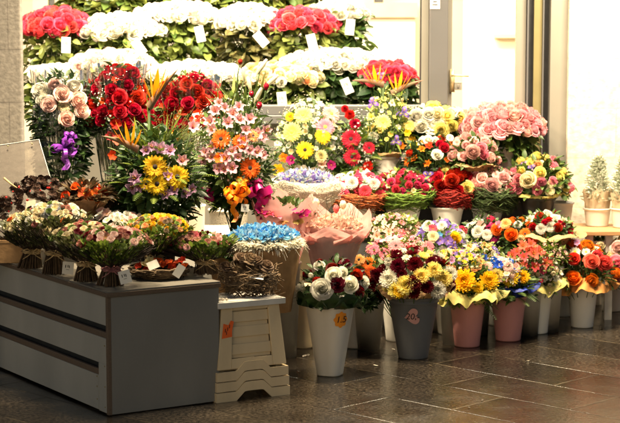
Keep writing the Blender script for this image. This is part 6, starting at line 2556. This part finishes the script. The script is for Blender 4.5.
mb.build('board_rim', M_lightgrey_plastic, t, False)
for (px, py) in [(8, 143), (32, 140.8)]:
    mb = MB()
    mb.ball(at(px, py + 3, 8.0), .004, 0, 0, 8)
    mb.build('screw', M_brass, t)

# ================================================================== RIGHT: bench with frosted conifers
zt_ = at(600, 229, 9.0).z
t = thing('wooden_bench', 'wooden plank on a white trestle at the right edge', 'bench', (at(612, 229, 9.0).x, 9.0, 0))
x0_, x1_ = at(574, 0, 9.0).x, at(690, 0, 9.0).x
mb = MB()
mb.box(x0_, 8.90, zt_ - .022, x1_, 9.25, zt_)
bevel(mb.build('plank', plain('bench_wood', (.42, .24, .11), .5, .25, 14, .05, stretch=(1, 10, 10)), t, False), .003)
for xx in (at(592, 0, 9).x, at(612, 0, 9).x, at(670, 0, 9).x):
    mb = MB()
    mb.box(xx - .018, 8.94, 0, xx + .018, 8.975, zt_ - .0225)
    mb.build('leg', M_white_plastic, t, False)
mb = MB()
mb.box(at(585, 0, 9).x, 8.978, zt_ - .09, at(680, 0, 9).x, 8.99, zt_ - .06)
mb.build('cross_bar', M_white_plastic, t, False)


def conifer(px, label, s, seed):
    Yc = 9.05
    bo, bc, brt, bzt = bucket(px, 227 + s, 22, 209, 27, M_white_plastic, 'white pot of the ' + label, z=zt_, cat='pot', name='plant_pot', group='pots on the wooden bench')
    rg = random.Random(seed)
    t = thing('frosted_conifer', label, 'plant', (bc.x, bc.y, bzt - .02), 'small conifers on the wooden bench')
    H = .23
    mb = MB()
    mb.tube([(bc.x, bc.y, bzt - .05), (bc.x, bc.y, bzt + H * .95)], .004, .001, 5)
    mb.build('trunk', M_stem_dry, t)
    mb = MB()
    for i in range(1300):
        v = rg.random() ** .9
        a = rg.uniform(0, 6.28)
        r = .062 * (1 - v) ** .7 * (.7 + .5 * rg.random()) * (1 + .25 * math.sin(a * 3 + v * 9))
        p = Vector((bc.x + r * math.cos(a), bc.y + r * math.sin(a), bzt + .03 + H * v))
        l_ = .018 * rg.uniform(.6, 1.2)
        leaf(mb, place(p, orient(Vector((math.cos(a) * 1, math.sin(a) * 1, .6)) + rdir(rg) * .5, rg)), l_ * 1.3, l_ * .36, .1, .3, rg.random(), 2)
    mb.build('crown', leafmat('frosted', (.42, .48, .34), (.84, .84, .74)), t)
    cone_wrap(t, (bc.x, bc.y), brt * .85, .070, bzt - .01, bzt + .085, plain('pale_kraft', (.62, .48, .32), .75, .1, 26, .3, trans=.2), random.Random(seed), 'paper_wrap', 6, .08, .02)


conifer(597, 'frosted little conifer left on the bench, wrapped in kraft paper', 0, 71)
conifer(624, 'frosted little conifer at the picture edge, wrapped in kraft paper', 1.5, 72)

# ------------------------------------------------------------------ litter on the paving
rg = random.Random(99)
for (px, py, s_) in [(368, 332, .010), (362, 333, .008), (303, 357, .012), (308, 356, .010), (528, 361, .009), (482, 401, .007), (470, 408, .006), (452, 352, .008), (560, 344, .006), (345, 385, .007), (378, 366, .009), (432, 366, .007), (492, 352, .008), (520, 346, .006), (552, 338, .008), (395, 350, .009), (300, 372, .007), (585, 336, .007), (601, 330, .008)]:
    p = atz(px, py, .002)
    mb = MB()
    leaf(mb, Matrix.Translation(p) @ Matrix.Rotation(rg.uniform(0, 6), 4, 'Z'), s_ * 2.4, s_ * .8, -.15, .3, .5)
    o = mb.build('fallen_leaf', M_lace if s_ > .0085 else LM('dry'), None, True)
    tag(o, 'tiny leaf scrap lying on the wet paving', 'leaf scrap', 'scraps on the paving')
